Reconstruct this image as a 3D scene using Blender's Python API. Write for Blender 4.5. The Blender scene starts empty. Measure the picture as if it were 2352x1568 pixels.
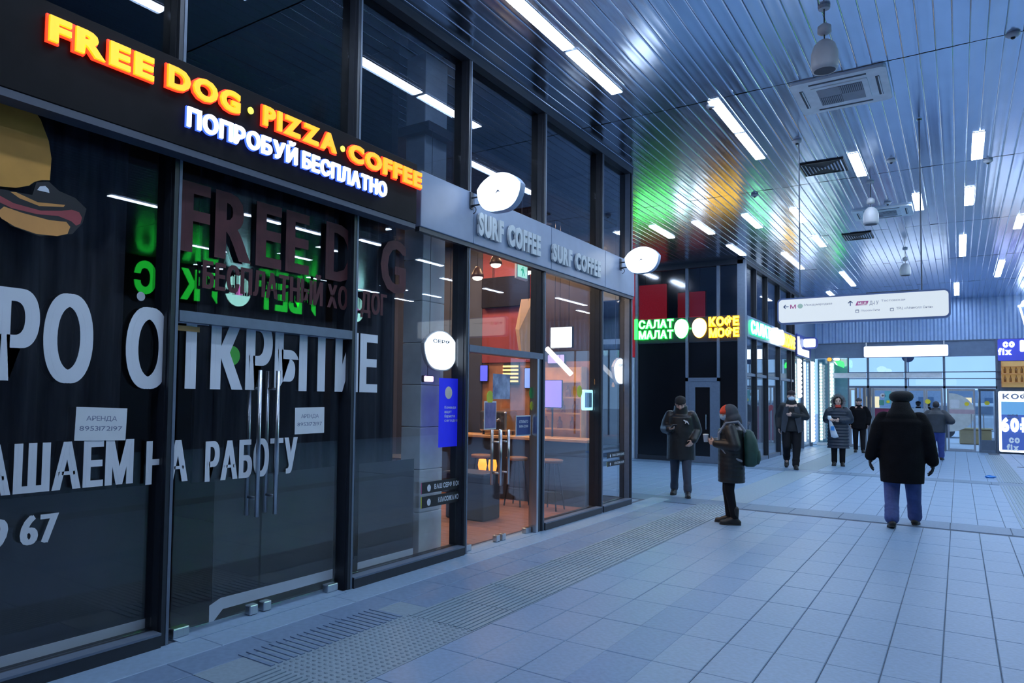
import bpy, bmesh, math, random
from mathutils import Vector, Matrix, Euler
random.seed(7)
S = bpy.context.scene
COL = S.collection
PI = math.pi

# ------------------------------------------------------------------ camera
def make_camera():
    a, b, c = 0.636081838, 0.0456141284, 0.0153021710
    cy, sy, cp, sp, cr, sr = math.cos(a), math.sin(a), math.cos(b), math.sin(b), math.cos(c), math.sin(c)
    f = Vector((-sy*cp, cy*cp, sp)); r = Vector((cy, sy, 0)); u = r.cross(f)
    r2 = cr*r + sr*u; u2 = -sr*r + cr*u
    cam = bpy.data.cameras.new('camera'); o = bpy.data.objects.new('camera', cam); COL.objects.link(o)
    o.matrix_world = Matrix(((r2.x, u2.x, -f.x, 0), (r2.y, u2.y, -f.y, 0), (r2.z, u2.z, -f.z, 1.68), (0, 0, 0, 1)))
    cam.sensor_width = 36; cam.lens = 1658.54841/2352*36
    cam.shift_x = 198.600372/2352; cam.shift_y = 49.9140904/2352
    cam.clip_start = 0.05; cam.clip_end = 300
    S.camera = o
    return r2, u2, f
CR, CU, CF = make_camera()
def project(p):
    v = Vector(p) - Vector((0, 0, 1.68)); z = v.dot(CF)
    if z < .05: return (-9999, -9999)
    return (977.4 + 1658.55*v.dot(CR)/z, 833.9 - 1658.55*v.dot(CU)/z)

# ------------------------------------------------------------------ world, exposure
W = bpy.data.worlds.new('dusk'); S.world = W; W.use_nodes = True
_bg = W.node_tree.nodes['Background']; _bg.inputs[0].default_value = (.23, .42, .72, 1); _bg.inputs[1].default_value = 2.0
S.view_settings.view_transform = 'Standard'
try: S.view_settings.look = 'None'
except Exception: pass
S.view_settings.exposure = 0.0; S.view_settings.gamma = 1.0; S.view_settings.use_curve_mapping = False
LAMP = 40.0                                  # radiance of the ceiling lamps
LCOL = (.62, .77, 1.0)
try:
    S.cycles.sample_clamp_indirect = 6.0; S.cycles.max_bounces = 10; S.cycles.transparent_max_bounces = 24
except Exception: pass

# ------------------------------------------------------------------ materials
MATS = {}
def mat(name, col, rough=.5, metal=0., emit=None, strength=0., vary=.08, scale=6., bump=0., bscale=40., stretch=None, spec=.5, vary2=None, world=False):
    if name in MATS: return MATS[name]
    m = bpy.data.materials.new(name); m.use_nodes = True; nt = m.node_tree; N = nt.nodes; L = nt.links
    b = N['Principled BSDF']
    b.inputs['Roughness'].default_value = rough; b.inputs['Metallic'].default_value = metal
    b.inputs['Specular IOR Level'].default_value = spec
    tc = N.new('ShaderNodeTexCoord'); mp = N.new('ShaderNodeMapping'); L.new((N.new('ShaderNodeNewGeometry').outputs['Position'] if world else tc.outputs['Object']), mp.inputs[0])
    if stretch: mp.inputs['Scale'].default_value = stretch
    nz = N.new('ShaderNodeTexNoise'); nz.inputs['Scale'].default_value = scale; nz.inputs['Detail'].default_value = 4
    L.new(mp.outputs[0], nz.inputs[0])
    rp = N.new('ShaderNodeValToRGB')
    c0 = tuple(max(0, c*(1-vary)) for c in col) ; c1 = tuple(min(1, c*(1+vary)) for c in col)
    if vary2: c0 = vary2
    rp.color_ramp.elements[0].position = .3; rp.color_ramp.elements[1].position = .7
    rp.color_ramp.elements[0].color = (*c0, 1); rp.color_ramp.elements[1].color = (*c1, 1)
    L.new(nz.outputs[0], rp.inputs[0]); L.new(rp.outputs[0], b.inputs['Base Color'])
    if emit is not None:
        b.inputs['Emission Color'].default_value = (*emit, 1); b.inputs['Emission Strength'].default_value = strength
    if bump:
        n2 = N.new('ShaderNodeTexNoise'); n2.inputs['Scale'].default_value = bscale; n2.inputs['Detail'].default_value = 2
        L.new(mp.outputs[0], n2.inputs[0]); bp = N.new('ShaderNodeBump'); bp.inputs['Strength'].default_value = bump
        bp.inputs['Distance'].default_value = .02
        L.new(n2.outputs[0], bp.inputs['Height']); L.new(bp.outputs[0], b.inputs['Normal'])
    MATS[name] = m; return m
def glass(name, tint=(.9, .93, .95), rough=0., ior=1.5, film=0.):
    if name in MATS: return MATS[name]
    m = bpy.data.materials.new(name); m.use_nodes = True; nt = m.node_tree; N = nt.nodes; L = nt.links
    N.remove(N['Principled BSDF']); out = N['Material Output']
    geo = N.new('ShaderNodeNewGeometry'); mr = N.new('ShaderNodeMapRange')
    mr.inputs[3].default_value = ior; mr.inputs[4].default_value = 1/ior
    L.new(geo.outputs['Backfacing'], mr.inputs[0])
    fr = N.new('ShaderNodeFresnel'); L.new(mr.outputs[0], fr.inputs[0])
    tr = N.new('ShaderNodeBsdfTransparent')
    nz = N.new('ShaderNodeTexNoise'); nz.inputs['Scale'].default_value = 1.3; tc = N.new('ShaderNodeTexCoord'); L.new(tc.outputs['Object'], nz.inputs[0])
    rp = N.new('ShaderNodeValToRGB'); rp.color_ramp.elements[0].color = (*[t*.96 for t in tint], 1); rp.color_ramp.elements[1].color = (*tint, 1)
    L.new(nz.outputs[0], rp.inputs[0]); L.new(rp.outputs[0], tr.inputs[0])
    gl = N.new('ShaderNodeBsdfGlossy'); gl.inputs['Roughness'].default_value = rough; gl.inputs[0].default_value = (1, 1, 1, 1)
    mx = N.new('ShaderNodeMixShader'); L.new(fr.outputs[0], mx.inputs[0]); L.new(tr.outputs[0], mx.inputs[1]); L.new(gl.outputs[0], mx.inputs[2])
    L.new(mx.outputs[0], out.inputs[0])
    MATS[name] = m; return m
def emis(name, col, s, base=None):
    return mat(name, base or tuple(min(1, c) for c in col), .5, 0, emit=col, strength=s, vary=.02)

# ------------------------------------------------------------------ mesh helpers
class MB:
    def __init__(s): s.bm = bmesh.new()
    def box(s, x0, x1, y0, y1, z0, z1):
        v = [s.bm.verts.new(p) for p in ((x0,y0,z0),(x1,y0,z0),(x1,y1,z0),(x0,y1,z0),(x0,y0,z1),(x1,y0,z1),(x1,y1,z1),(x0,y1,z1))]
        for f in ((0,3,2,1),(4,5,6,7),(0,1,5,4),(1,2,6,5),(2,3,7,6),(3,0,4,7)): s.bm.faces.new([v[i] for i in f])
        return s
    def cbox(s, c, d): return s.box(c[0]-d[0]/2, c[0]+d[0]/2, c[1]-d[1]/2, c[1]+d[1]/2, c[2]-d[2]/2, c[2]+d[2]/2)
    def tube(s, p0, p1, r0, r1=None, n=12, caps=True):
        if r1 is None: r1 = r0
        p0 = Vector(p0); p1 = Vector(p1); d = (p1-p0)
        if d.length < 1e-6: return s
        q = d.to_track_quat('Z', 'Y'); R = q.to_matrix()
        a = []; b = []
        for i in range(n):
            t = 2*PI*i/n; e = R @ Vector((math.cos(t), math.sin(t), 0))
            a.append(s.bm.verts.new(p0+e*r0)); b.append(s.bm.verts.new(p1+e*r1))
        for i in range(n): s.bm.faces.new((a[i], a[(i+1)%n], b[(i+1)%n], b[i]))
        if caps: s.bm.faces.new(a[::-1]); s.bm.faces.new(b)
        return s
    def ell(s, c, r, rot=None, nu=14, nv=9):
        M = Matrix.Translation(c)
        if rot: M = M @ Euler(rot).to_matrix().to_4x4()
        M = M @ Matrix.Diagonal((*r, 1))
        bmesh.ops.create_uvsphere(s.bm, u_segments=nu, v_segments=nv, radius=1, matrix=M); return s
    def cap(s, p0, r0, p1, r1=None, n=12):
        if r1 is None: r1 = r0
        s.tube(p0, p1, r0, r1, n, True)
        s.ell(p0, (r0,)*3, nu=n, nv=7); s.ell(p1, (r1,)*3, nu=n, nv=7); return s
    def loft(s, rings, n=20, close=True, power=1.0):
        # rings: (cx,cy,cz,rx,ry[,tilt about x])
        prev = None
        for k, g in enumerate(rings):
            cx, cy, cz, rx, ry = g[:5]; tl = g[5] if len(g) > 5 else 0
            cur = []
            for i in range(n):
                t = 2*PI*i/n; ct, st = math.cos(t), math.sin(t)
                if power != 1: ct = math.copysign(abs(ct)**power, ct); st = math.copysign(abs(st)**power, st)
                x, y, z = rx*ct, ry*st, 0
                y, z = y*math.cos(tl), y*math.sin(tl)
                cur.append(s.bm.verts.new((cx+x, cy+y, cz+z)))
            if prev:
                for i in range(n): s.bm.faces.new((prev[i], prev[(i+1)%n], cur[(i+1)%n], cur[i]))
            elif close: s.bm.faces.new(cur[::-1])
            prev = cur
        if close: s.bm.faces.new(prev)
        return s
    def prism(s, pts, fn, d0, d1):
        # pts outline (u,v); fn(u,v,d)->xyz ; extruded from d0 to d1
        a = [s.bm.verts.new(fn(u, v, d0)) for u, v in pts]; b = [s.bm.verts.new(fn(u, v, d1)) for u, v in pts]
        n = len(pts)
        for i in range(n): s.bm.faces.new((a[i], a[(i+1)%n], b[(i+1)%n], b[i]))
        s.bm.faces.new(a[::-1]); s.bm.faces.new(b); return s
    def mesh(s, name, m=None, smooth=False):
        bmesh.ops.recalc_face_normals(s.bm, faces=s.bm.faces)
        me = bpy.data.meshes.new(name); s.bm.to_mesh(me); s.bm.free()
        if m: me.materials.append(m)
        if smooth:
            me.polygons.foreach_set('use_smooth', [True]*len(me.polygons))
        return me
    def build(s, name, m, parent=None, smooth=False, loc=None):
        return link(name, s.mesh(name, m, smooth), parent, loc)
def link(name, me, parent=None, loc=None, rotz=0):
    o = bpy.data.objects.new(name, me); COL.objects.link(o)
    if parent: o.parent = parent
    if loc: o.location = loc
    if rotz: o.rotation_euler.z = rotz
    return o
def tag(o, label=None, cat=None, group=None, kind=None):
    if label: o['label'] = label
    if cat: o['category'] = cat
    if group: o['group'] = group
    if kind: o['kind'] = kind
    return o
def thing(name, label, cat, loc=(0,0,0), rotz=0, group=None):
    o = bpy.data.objects.new(name, None); COL.objects.link(o); o.location = loc; o.rotation_euler.z = rotz
    o.empty_display_size = .1
    return tag(o, label, cat, group)
def struct(name, label=None):
    o = bpy.data.objects.new(name, None); COL.objects.link(o); o.empty_display_size = .1
    return tag(o, label, None, None, 'structure')
def bevelled(name, m, parent, x0, x1, y0, y1, z0, z1, w=.01, seg=2):
    b = MB().box(x0, x1, y0, y1, z0, z1)
    bmesh.ops.bevel(b.bm, geom=list(b.bm.edges), offset=w, segments=seg, affect='EDGES', profile=.5)
    return b.build(name, m, parent)
def roundrect(u0, u1, v0, v1, r, n=5):
    pts = []
    for cx, cy, a0 in ((u1-r, v0+r, -PI/2), (u1-r, v1-r, 0), (u0+r, v1-r, PI/2), (u0+r, v0+r, PI)):
        for i in range(n+1):
            t = a0 + (PI/2)*i/n; pts.append((cx+r*math.cos(t), cy+r*math.sin(t)))
    return pts
def oval(cu, cv, ru, rv, n=20): return [(cu+ru*math.cos(2*PI*i/n), cv+rv*math.sin(2*PI*i/n)) for i in range(n)]
# planes:  u runs to the right for somebody who looks at the face, v up, d towards the viewer
def onX(x, y0=0, z0=0): return lambda u, v, d: (x+d, y0+u, z0+v)            # wall facing +x
def onXn(x, y0=0, z0=0): return lambda u, v, d: (x-d, y0-u, z0+v)           # wall facing -x
def onY(y, x0=0, z0=0): return lambda u, v, d: (x0+u, y-d, z0+v)            # wall facing -y (towards the camera)
def onYp(y, x0=0, z0=0): return lambda u, v, d: (x0-u, y+d, z0+v)
# measured on the glass line (x = -4.27); the same sight line carried to a sheet at another depth
def onG(x, y0=0, z0=0):
    k = x/-4.27
    return lambda u, v, d: (x+d, (y0+u)*k, 1.68+(z0+v-1.68)*k)
def flat(name, pts, fn, m, parent=None, d0=0., d1=.004): return MB().prism(pts, fn, d0, d1).build(name, m, parent)

# ------------------------------------------------------------------ lettering
_GC = {}
def glyph(ch, off=0., res=3):
    k = (ch, off, res)
    if k in _GC: return _GC[k]
    c = bpy.data.curves.new('glyph', 'FONT'); c.body = ch; c.resolution_u = res; c.offset = off; c.fill_mode = 'FRONT'
    o = bpy.data.objects.new('glyph', c); COL.objects.link(o)
    dg = bpy.context.evaluated_depsgraph_get(); dg.update()
    me = bpy.data.meshes.new_from_object(o.evaluated_get(dg))
    vs = [(v.co.x, v.co.y) for v in me.vertices]; fs = [tuple(p.vertices) for p in me.polygons]
    bpy.data.objects.remove(o); bpy.data.curves.remove(c); bpy.data.meshes.remove(me)
    if vs:
        x0 = min(v[0] for v in vs); vs = [(x-x0, y) for x, y in vs]; w = max(v[0] for v in vs)
    else: w = .3
    _GC[k] = (vs, fs, w); return _GC[k]
def add_glyph(b, g, fn, u0, su, sv, v0, d0, d1):
    vs, fs, w = g
    if d1 - d0 < 1e-6:
        V = [b.bm.verts.new(fn(u0+x*su, v0+y*sv, d0)) for x, y in vs]
        for f in fs:
            try: b.bm.faces.new([V[i] for i in f])
            except ValueError: pass
        return
    A = [b.bm.verts.new(fn(u0+x*su, v0+y*sv, d0)) for x, y in vs]; B = [b.bm.verts.new(fn(u0+x*su, v0+y*sv, d1)) for x, y in vs]
    edges = {}
    for f in fs:
        try: b.bm.faces.new([B[i] for i in f])
        except ValueError: pass
        for i in range(len(f)):
            e = (f[i], f[(i+1) % len(f)]); k = tuple(sorted(e)); edges[k] = None if k in edges else e
    for e in edges.values():
        if e:
            try: b.bm.faces.new((A[e[0]], A[e[1]], B[e[1]], B[e[0]]))
            except ValueError: pass
def layout(text, u0, u1, height, off=0., gap=.07, res=3):
    gs = []; x = 0
    for ch in text:
        if ch == ' ': x += .28; continue
        g = glyph(ch, off, res); gs.append((ch, g, x)); x += g[2]+gap
    tot = x-gap; su = (u1-u0)/tot; sv = height/.72
    return [(ch, g, u0+gx*su, su, sv) for ch, g, gx in gs]
def lettering(name, text, fn, u0, u1, v0, height, m, parent=None, off=0., d0=0., d1=.0, gap=.07, res=3, mirror=False):
    b = MB()
    for ch, g, u, su, sv in layout(text, u0, u1, height, off, gap, res): add_glyph(b, g, fn, u, su, sv, v0, d0, d1)
    me = bpy.data.meshes.new(name); b.bm.to_mesh(me); b.bm.free(); me.materials.append(m)
    return link(name, me, parent)
def letters(text, fn, u0, u1, v0, height, mfun, parent, off, d0, d1, rim=None, gap=.07, res=3, rimoff=.05, bold=0.):
    lay = layout(text, u0, u1, height, off, gap, res)
    for ch, g, u, su, sv in lay:
        b = MB(); add_glyph(b, g, fn, u, su, sv, v0, d0, d1)
        if bold:
            for q, dd in ((-bold, .0004), (bold, .0008)): add_glyph(b, g, fn, u+q*su, su, sv, v0, d0+dd, d1+dd)
        me = bpy.data.meshes.new('letter'); b.bm.to_mesh(me); b.bm.free(); me.materials.append(mfun((u-u0)/(u1-u0)))
        o = link('letter', me, parent)
        if rim:
            g2 = glyph(ch, off+rimoff, res); b = MB(); add_glyph(b, g2, fn, u-(g2[2]-g[2])*su/2, su, sv, v0, max(0, d0-.012), d0+.004)
            me = bpy.data.meshes.new('letter_rim'); b.bm.to_mesh(me); b.bm.free(); me.materials.append(rim)
            link('letter_rim', me, o)
# ------------------------------------------------------------------ palette
M_TILE = mat('granite_tile', (.215, .335, .50), .42, vary=.10, scale=30, bump=.03, bscale=180)
M_TILE2 = mat('granite_tile_dark', (.165, .285, .47), .42, vary=.10, scale=30, bump=.03, bscale=180)
M_BAND = mat('granite_band', (.125, .21, .33), .45, vary=.10, scale=30)
M_JOINT = mat('tile_joint', (.10, .13, .18), .8)
M_PAVER = mat('paver', (.17, .26, .40), .5, vary=.1, scale=20)
M_KERB = mat('kerb', (.25, .37, .52), .45, vary=.08, scale=20)
M_TACT = mat('tactile', (.24, .33, .41), .55, vary=.1, scale=30)
M_PLANK = mat('ceiling_metal', (.60, .70, .86), .17, 1.0, vary=.05, scale=3, bump=.22, bscale=1.0, stretch=(2.2, .8, 1), world=True)
M_PLANKBACK = mat('ceiling_back', (.04, .05, .07), .6)
M_FRAME = mat('anthracite_frame', (.020, .025, .036), .4, vary=.1, scale=15)
M_FRAMEL = mat('grey_frame', (.13, .17, .24), .4, vary=.08, scale=15)
M_FASCIA = mat('fascia_panel', (.20, .27, .40), .32, vary=.05, scale=5)
M_BLACK = mat('black_panel', (.012, .014, .02), .35, vary=.2)
M_SIGNBOX = mat('sign_box_black', (.006, .006, .008), .6, vary=.2, spec=.12)
M_STEEL = mat('brushed_steel', (.55, .58, .63), .28, 1.0, vary=.06, scale=60, stretch=(1, 1, .05))
M_CHROME = mat('chrome', (.75, .78, .82), .12, 1.0, vary=.03)
M_WHITE = mat('white_paint', (.75, .77, .8), .45, vary=.03)
M_VINYL = mat('white_vinyl', (.72, .76, .83), .5, vary=.04, scale=3)
M_PAPER = mat('paper', (.72, .76, .8), .6, vary=.03)
M_INK = mat('ink_blue', (.16, .20, .32), .6)
M_DARKINK = mat('ink_dark', (.05, .06, .09), .6)
M_FILM = mat('black_film', (.022, .024, .032), .5, vary=.25, scale=4, bump=.03, bscale=5)
M_CURTAIN = mat('curtain', (.034, .037, .048), .85, vary=.35, scale=3, stretch=(6, 6, .6), spec=.1)
M_GLASS = glass('clear_glass', (.96, .975, .99))
M_GLASSD = glass('dark_glass', (.60, .64, .70))
M_GLASSB = glass('smoked_glass', (.45, .45, .5), rough=.10, ior=2.1)
M_DIFF = emis('lamp_diffuser', LCOL, LAMP, (.8, .85, .9))
M_LAMPF = mat('lamp_frame', (.6, .63, .68), .4)
M_INT_DARK = mat('interior_dark', (.02, .022, .028), .8)
M_WOOD = mat('wood_floor', (.30, .13, .08), .5, vary=.25, scale=6, stretch=(.6, 6, 1))

# ------------------------------------------------------------------ floor
PY0, PDY, PDX = 6.02, .663, .302
XT = -2.83
def tile_mesh(w, l, m, h=.026, e=.004):
    b = MB().box(-w/2, w/2, -l/2, l/2, -h, 0)
    top = [ed for ed in b.bm.edges if all(abs(v.co.z) < 1e-6 for v in ed.verts)]
    bmesh.ops.bevel(b.bm, geom=top, offset=e, segments=1, affect='EDGES')
    return b.mesh('tile', m)
def build_floor():
    fl = struct('floor', 'pale blue-grey stone tile floor of the hall')
    sl = MB().box(-30, 12, -8, 33, -.12, -.007).build('screed', M_JOINT, fl)
    t1 = tile_mesh(PDX-.005, PDY-.005, M_TILE); t2 = tile_mesh(PDX+.012, PDY-.005, M_TILE2)
    tb = tile_mesh(.60, .67, M_BAND)
    far = MB(); pav = tile_mesh(.265, PDY-.005, M_PAVER); kb = tile_mesh(.30, 1.32, M_KERB)
    vis = []
    def put(cx, cy, w, l, me, name):
        p = project((cx, cy, 0))
        inside = any(-30 < q[0] < 2390 and q[1] < 1620 for q in [project((cx+a, cy+b, 0)) for a in (-w/2, w/2) for b in (-l/2, l/2)])
        hid = cy > 11.5 and cx < -4.35 + (cy-11.4)*-.36 and cy < 20.3
        if inside and not hid and cy > 3: vis.append((cy, cx, me, name, w, l))
        else: far.box(cx-w/2+.002, cx+w/2-.002, cy-l/2+.002, cy+l/2-.002, -.026, -.0005)
    cols = []
    x = XT
    for i in range(16): cols.append((x+PDX*(i+.5), i == 3))
    for i in range(22): cols.append((x-PDX*(i+.5)-.6*0, False))
    rows = []
    y = PY0 - 16*PDY
    while y+PDY < 12.10: rows.append(y+PDY/2); y += PDY
    y = 12.78
    while y+PDY < 19.55: rows.append(y+PDY/2); y += PDY
    y = 20.16
    while y+PDY < 32.3: rows.append(y+PDY/2); y += PDY
    for cy in rows:
        for cx, dk in cols:
            if cx < -4.27 and cy < 11.4: continue
            if cx < -4.55 and cy > 20.3: continue
            if -3.43 < cx < XT: continue                       # tactile strip
            if -4.27 < cx < -3.43 and cy < 12.1: continue      # kerb and pavers
            if .66 < cx < 1.14: continue
            put(cx, cy, PDX-.005, PDY-.005, t2 if dk and cy < 12 else t1, 'tile')
    for yb in (12.44, 19.83):
        xx = -8.7
        while xx < 2.2:
            if not (yb > 20.3): put(xx+.33, yb, .655, .66, None, 'band_stone')
            xx += .66
    vis.sort(); 
    n = 0; nb = tile_mesh(.652, .672, M_BAND)
    for cy, cx, me, name, w, l in vis:
        if name == 'tile':
            n += 1
            if n > 298:
                far.box(cx-w/2+.002, cx+w/2-.002, cy-l/2+.002, cy+l/2-.002, -.026, -.0005); continue
        o = link(name, me or nb, fl, (cx, cy, random.uniform(-.0012, .0006)))
        o.rotation_euler = (random.uniform(-.0015, .0015), random.uniform(-.0015, .0015), 0)
    tag(far.build('distant_tile', M_TILE, fl), kind='stuff')
    MB().box(2.02, 12, -8, 33, -.05, -.001).build('side_paving', M_TILE, fl)
    # pavers beside the shopfront, kerb stones along it
    for c, xx in enumerate((-3.84, -3.565)):
        yy = 1.4
        while yy < 12.0:
            if not (2.70 < yy < 4.45 and xx > -3.8): link('paver', pav, fl, (xx, yy+PDY/2, -.0005))
            yy += PDY
    yy = .5
    while yy < 11.3: link('kerb_stone', kb, fl, (-4.12, yy+.66, .004)); yy += 1.325
    # tactile paving
    base = MB().box(-3.43, XT, -1, 12.08, -.026, -.001); base.box(-3.70, -3.43, 2.726, 4.715, -.026, -.0005); base.box(.66, 1.14, 3, 12.08, -.026, -.001)
    base.box(.66, 1.14, 12.8, 19.5, -.026, -.001).box(.66, 1.14, 20.18, 31, -.026, -.001).box(-3.43, XT, 12.8, 19.5, -.026, -.001).box(-3.43, XT, 20.18, 32, -.026, -.001)
    base.build('tactile_base', M_TACT, fl)
    rib = MB()
    def ribs(x0, x1, y0, y1, n):
        w = (x1-x0)/n
        for i in range(n): rib.box(x0+w*(i+.22), x0+w*(i+.78), y0, y1, -.002, .006)
    yy = 4.46
    while yy < 11.9: ribs(-3.43, XT, yy, yy+.59, 13); yy += .6
    ribs(-3.43, XT, .4, 3.1, 13)
    for y0, y1 in ((4, 12.05), (12.85, 19.45), (20.2, 30.8)): ribs(.66, 1.14, y0, y1, 10)
    tag(rib.build('tactile_rib', M_TACT, fl), kind='stuff')
    bar = MB()
    for i in range(21): yy = 3.1+.064*i; bar.box(-3.75, -3.44, yy, yy+.034, -.002, .006)
    tag(bar.build('tactile_bar', M_PAVER, fl), kind='stuff')
    dots = MB()
    for i in range(12):
        for j in range(27):
            cx, cy = -3.405+.05*i, 3.14+.05*j
            dots.loft([(cx, cy, -.002, .017, .017), (cx, cy, .006, .010, .010)], n=8)
    tag(dots.build('tactile_dot', M_TACT, fl), kind='stuff')
    return fl
FLOOR = build_floor()

# ------------------------------------------------------------------ ceiling
ZC = 5.46
def build_ceiling():
    ce = struct('ceiling', 'glossy metal plank ceiling')
    MB().box(-14, 10, -8, 32.3, ZC+.05, ZC+.12).build('ceiling_slab', M_PLANKBACK, ce)
    P = .145; Lp = 4.575
    def prof():
        w = .0721
        return [(-w, .006), (-w+.002, .001), (-w+.012, .0), (-.03, .0012), (0, .0016), (.03, .0012), (w-.012, 0), (w-.002, .001), (w, .006)]
    def plank_mb(b, cx, cy, L, tilt=0):
        pr = prof(); A = []; B = []
        for u, z in pr:
            A.append(b.bm.verts.new((cx+u, cy-L/2, ZC+z+u*tilt))); B.append(b.bm.verts.new((cx+u, cy+L/2, ZC+z+u*tilt)))
        for i in range(len(pr)-1): b.bm.faces.new((A[i], A[i+1], B[i+1], B[i]))
    mb = MB(); plank_mb(mb, 0, 0, Lp-.02); bmesh.ops.translate(mb.bm, verts=mb.bm.verts, vec=(0, 0, -ZC))
    me = mb.mesh('plank', M_PLANK, True)
    rng = {1: (-4.27, 1.0), 2: (-4.6, 1.2), 3: (-6.5, 1.6), 4: (-4.6, 2.0), 5: (-4.6, 1.9), 6: (-4.6, 1.8)}
    rest = MB(); n = 0
    for r in range(-1, 7):
        yc = .15 + Lp*r + Lp/2
        for k in range(-96, 66):
            cx = (k+.5)*P
            if cx < -4.35 and r == 0: continue
            lo, hi = rng.get(r, (9, -9))
            if lo < cx < hi and n < 299:
                o = link('plank', me, ce, (cx, yc, ZC)); o.rotation_euler = (random.uniform(-.0015, .0015), random.uniform(-.006, .006), 0); n += 1
            else: plank_mb(rest, cx, yc, Lp-.02, random.uniform(-.005, .005))
    o = rest.build('distant_plank', M_PLANK, ce, True); tag(o, kind='stuff')
    return ce
CEIL = build_ceiling()
ORD = ['first', 'second', 'third', 'fourth', 'fifth', 'sixth', 'seventh', 'eighth']
LAMP_ROWS = [
 ('row along the coffee shop glass', [(-3.34, 3.05, 4.40), (-3.34, 5.72, 7.05), (-3.34, 7.10, 8.43)]),
 ('row above the tactile strip', [(-2.43, 9.29, 10.62), (-2.43, 10.68, 12.01), (-2.56, 15.5, 16.78), (-2.59, 18.37, 19.70)]),
 ('row beside the square ceiling vent', [(-1.24, 12.5, 13.85)]),
 ('row over the walking man in the beret', [(-.56, 15.58, 16.92)]),
 ('row over the right tactile strip', [(.28, 12.46, 13.84), (.21, 15.57, 16.98), (.13, 20.0, 21.35), (.13, 21.42, 22.8)]),
 ('short row at the right edge of the hall', [(1.06, 18.45, 19.8), (.97, 24.1, 25.5), (.97, 25.6, 27.0)]),
 ('row over the corner of the salad shop', [(-5.33, 15.43, 16.83), (-4.45, 15.54, 16.9), (-4.44, 18.37, 19.84)]),
 ('row along the salad shop side glass', [(-3.44, 15.48, 16.83), (-3.53, 20.06, 21.35), (-3.53, 21.42, 22.75)]),
 ('row behind the hanging direction sign', [(-2.68, 23.89, 25.3), (-2.68, 25.4, 26.9), (-3.55, 28.0, 29.4)]),
 ('row in front of the end doors', [(.0, 27.9, 29.35), (.0, 29.5, 30.95)]),
 ('row reflected in the shopfront glass', [(1.66, 9.65, 11.02), (1.66, 11.4, 12.6), (1.45, 15.8, 16.9), (1.5, 18.8, 19.9), (1.55, 24.6, 27.2)]),
 ('second row reflected in the shopfront glass', [(3.35, 9.77, 10.95), (3.35, 11.1, 12.4), (2.93, 12.98, 14.15), (3.26, 15.76, 16.98), (3.4, 24.65, 27.3)]),
 ('third row reflected in the shopfront glass', [(4.4, 7.4, 8.6), (4.4, 13.04, 13.96), (4.5, 18.66, 19.9), (4.5, 21.25, 22.5), (4.36, 28.6, 30.9)]),
 ('fourth row reflected in the shopfront glass', [(5.9, 13.08, 14.3), (7.05, 10.86, 12.26), (7.2, 16.2, 17.0), (7.15, 18.8, 20.3), (7.15, 21.3, 22.4)]),
 ('outer row reflected in the shopfront glass', [(8.2, 7.0, 8.3), (8.1, 16.3, 17.2), (8.45, 19.1, 20.25), (8.8, 21.7, 22.8), (9.3, 12.9, 14.0)]),
 ('row over the side passage', [(-7.25, 16.4, 17.75), (-7.5, 18.5, 19.85)]),
 ('row behind the photographer', [(-2.43, 1.30, 2.64), (-2.43, 2.70, 4.06), (-1.24, 2.9, 4.25), (.28, 2.9, 4.25), (-2.43, -1.4, 0.), (-.5, -1.4, 0.), (.28, 5.2, 6.5)]),  # mostly added out of view to brighten the near floor; one seen mirrored
]
def ceiling_light(x, y0, y1, label):
    t = thing('ceiling_light', label, 'light', (x, (y0+y1)/2, ZC), 0, 'linear ceiling lights')
    L = (y1-y0); w = .145
    f = MB().box(-w/2, w/2, -L/2, L/2, -.006, .03)
    f.build('lamp_frame', M_LAMPF, t)
    MB().prism(roundrect(-w/2+.006, w/2-.006, -L/2+.012, L/2-.012, .012, 3), lambda u, v, d: (u, v, -.0062-d), 0, .006).build('diffuser', M_DIFF, t)
for rn, ls in LAMP_ROWS:
    for i, (x, a, b) in enumerate(ls):
        ceiling_light(x, a, b, f'{ORD[i]} white linear light of the {rn}' if len(ls) > 1 else f'single white linear light of the {rn}')
# ------------------------------------------------------------------ shopfront wall on the left (faces +x)
XA = -4.27
MUL = [1.12, 2.90, 4.71, 6.525, 8.315, 10.19, 11.385]
def build_wall_left():
    w = struct('wall_left', 'dark metal and glass shopfront wall')
    for y in [-4.2, -2.4, -.66] + MUL:
        b = MB().box(XA-.17, XA-.02, y-.036, y+.036, .0, ZC-.02); b.box(XA-.02, XA+.012, y-.028, y+.028, .0, ZC-.02)
        b.build('mullion', M_FRAME, w)
        MB().box(XA+.012, XA+.016, y+.006, y+.028, .0, ZC-.02).build('mullion_cap', M_FRAMEL, w)  # lighter strip paints the lit edge of the mullion
    MB().box(XA-.17, XA+.02, -6, 11.42, ZC-.09, ZC+.05).build('head_beam', M_FRAME, w)
    # side return at the passage corner
    MB().box(-8.6, XA-.17, 11.30, 11.42, 3.3, ZC+.05).build('return_band', M_FASCIA, w)
    for x in (-4.32, -5.7, -7.1, -8.5): MB().box(x-.04, x+.04, 11.34, 11.42, 0, ZC).build('mullion', M_FRAMEL, w)
    MB().box(-8.5, XA-.17, 11.34, 11.4, 0, .1).build('sill', M_FRAME, w)
    MB().box(-8.46, XA-.2, 11.365, 11.375, .1, 3.3).build('pane', M_GLASS, w)
    return w
WALL = build_wall_left()
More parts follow.
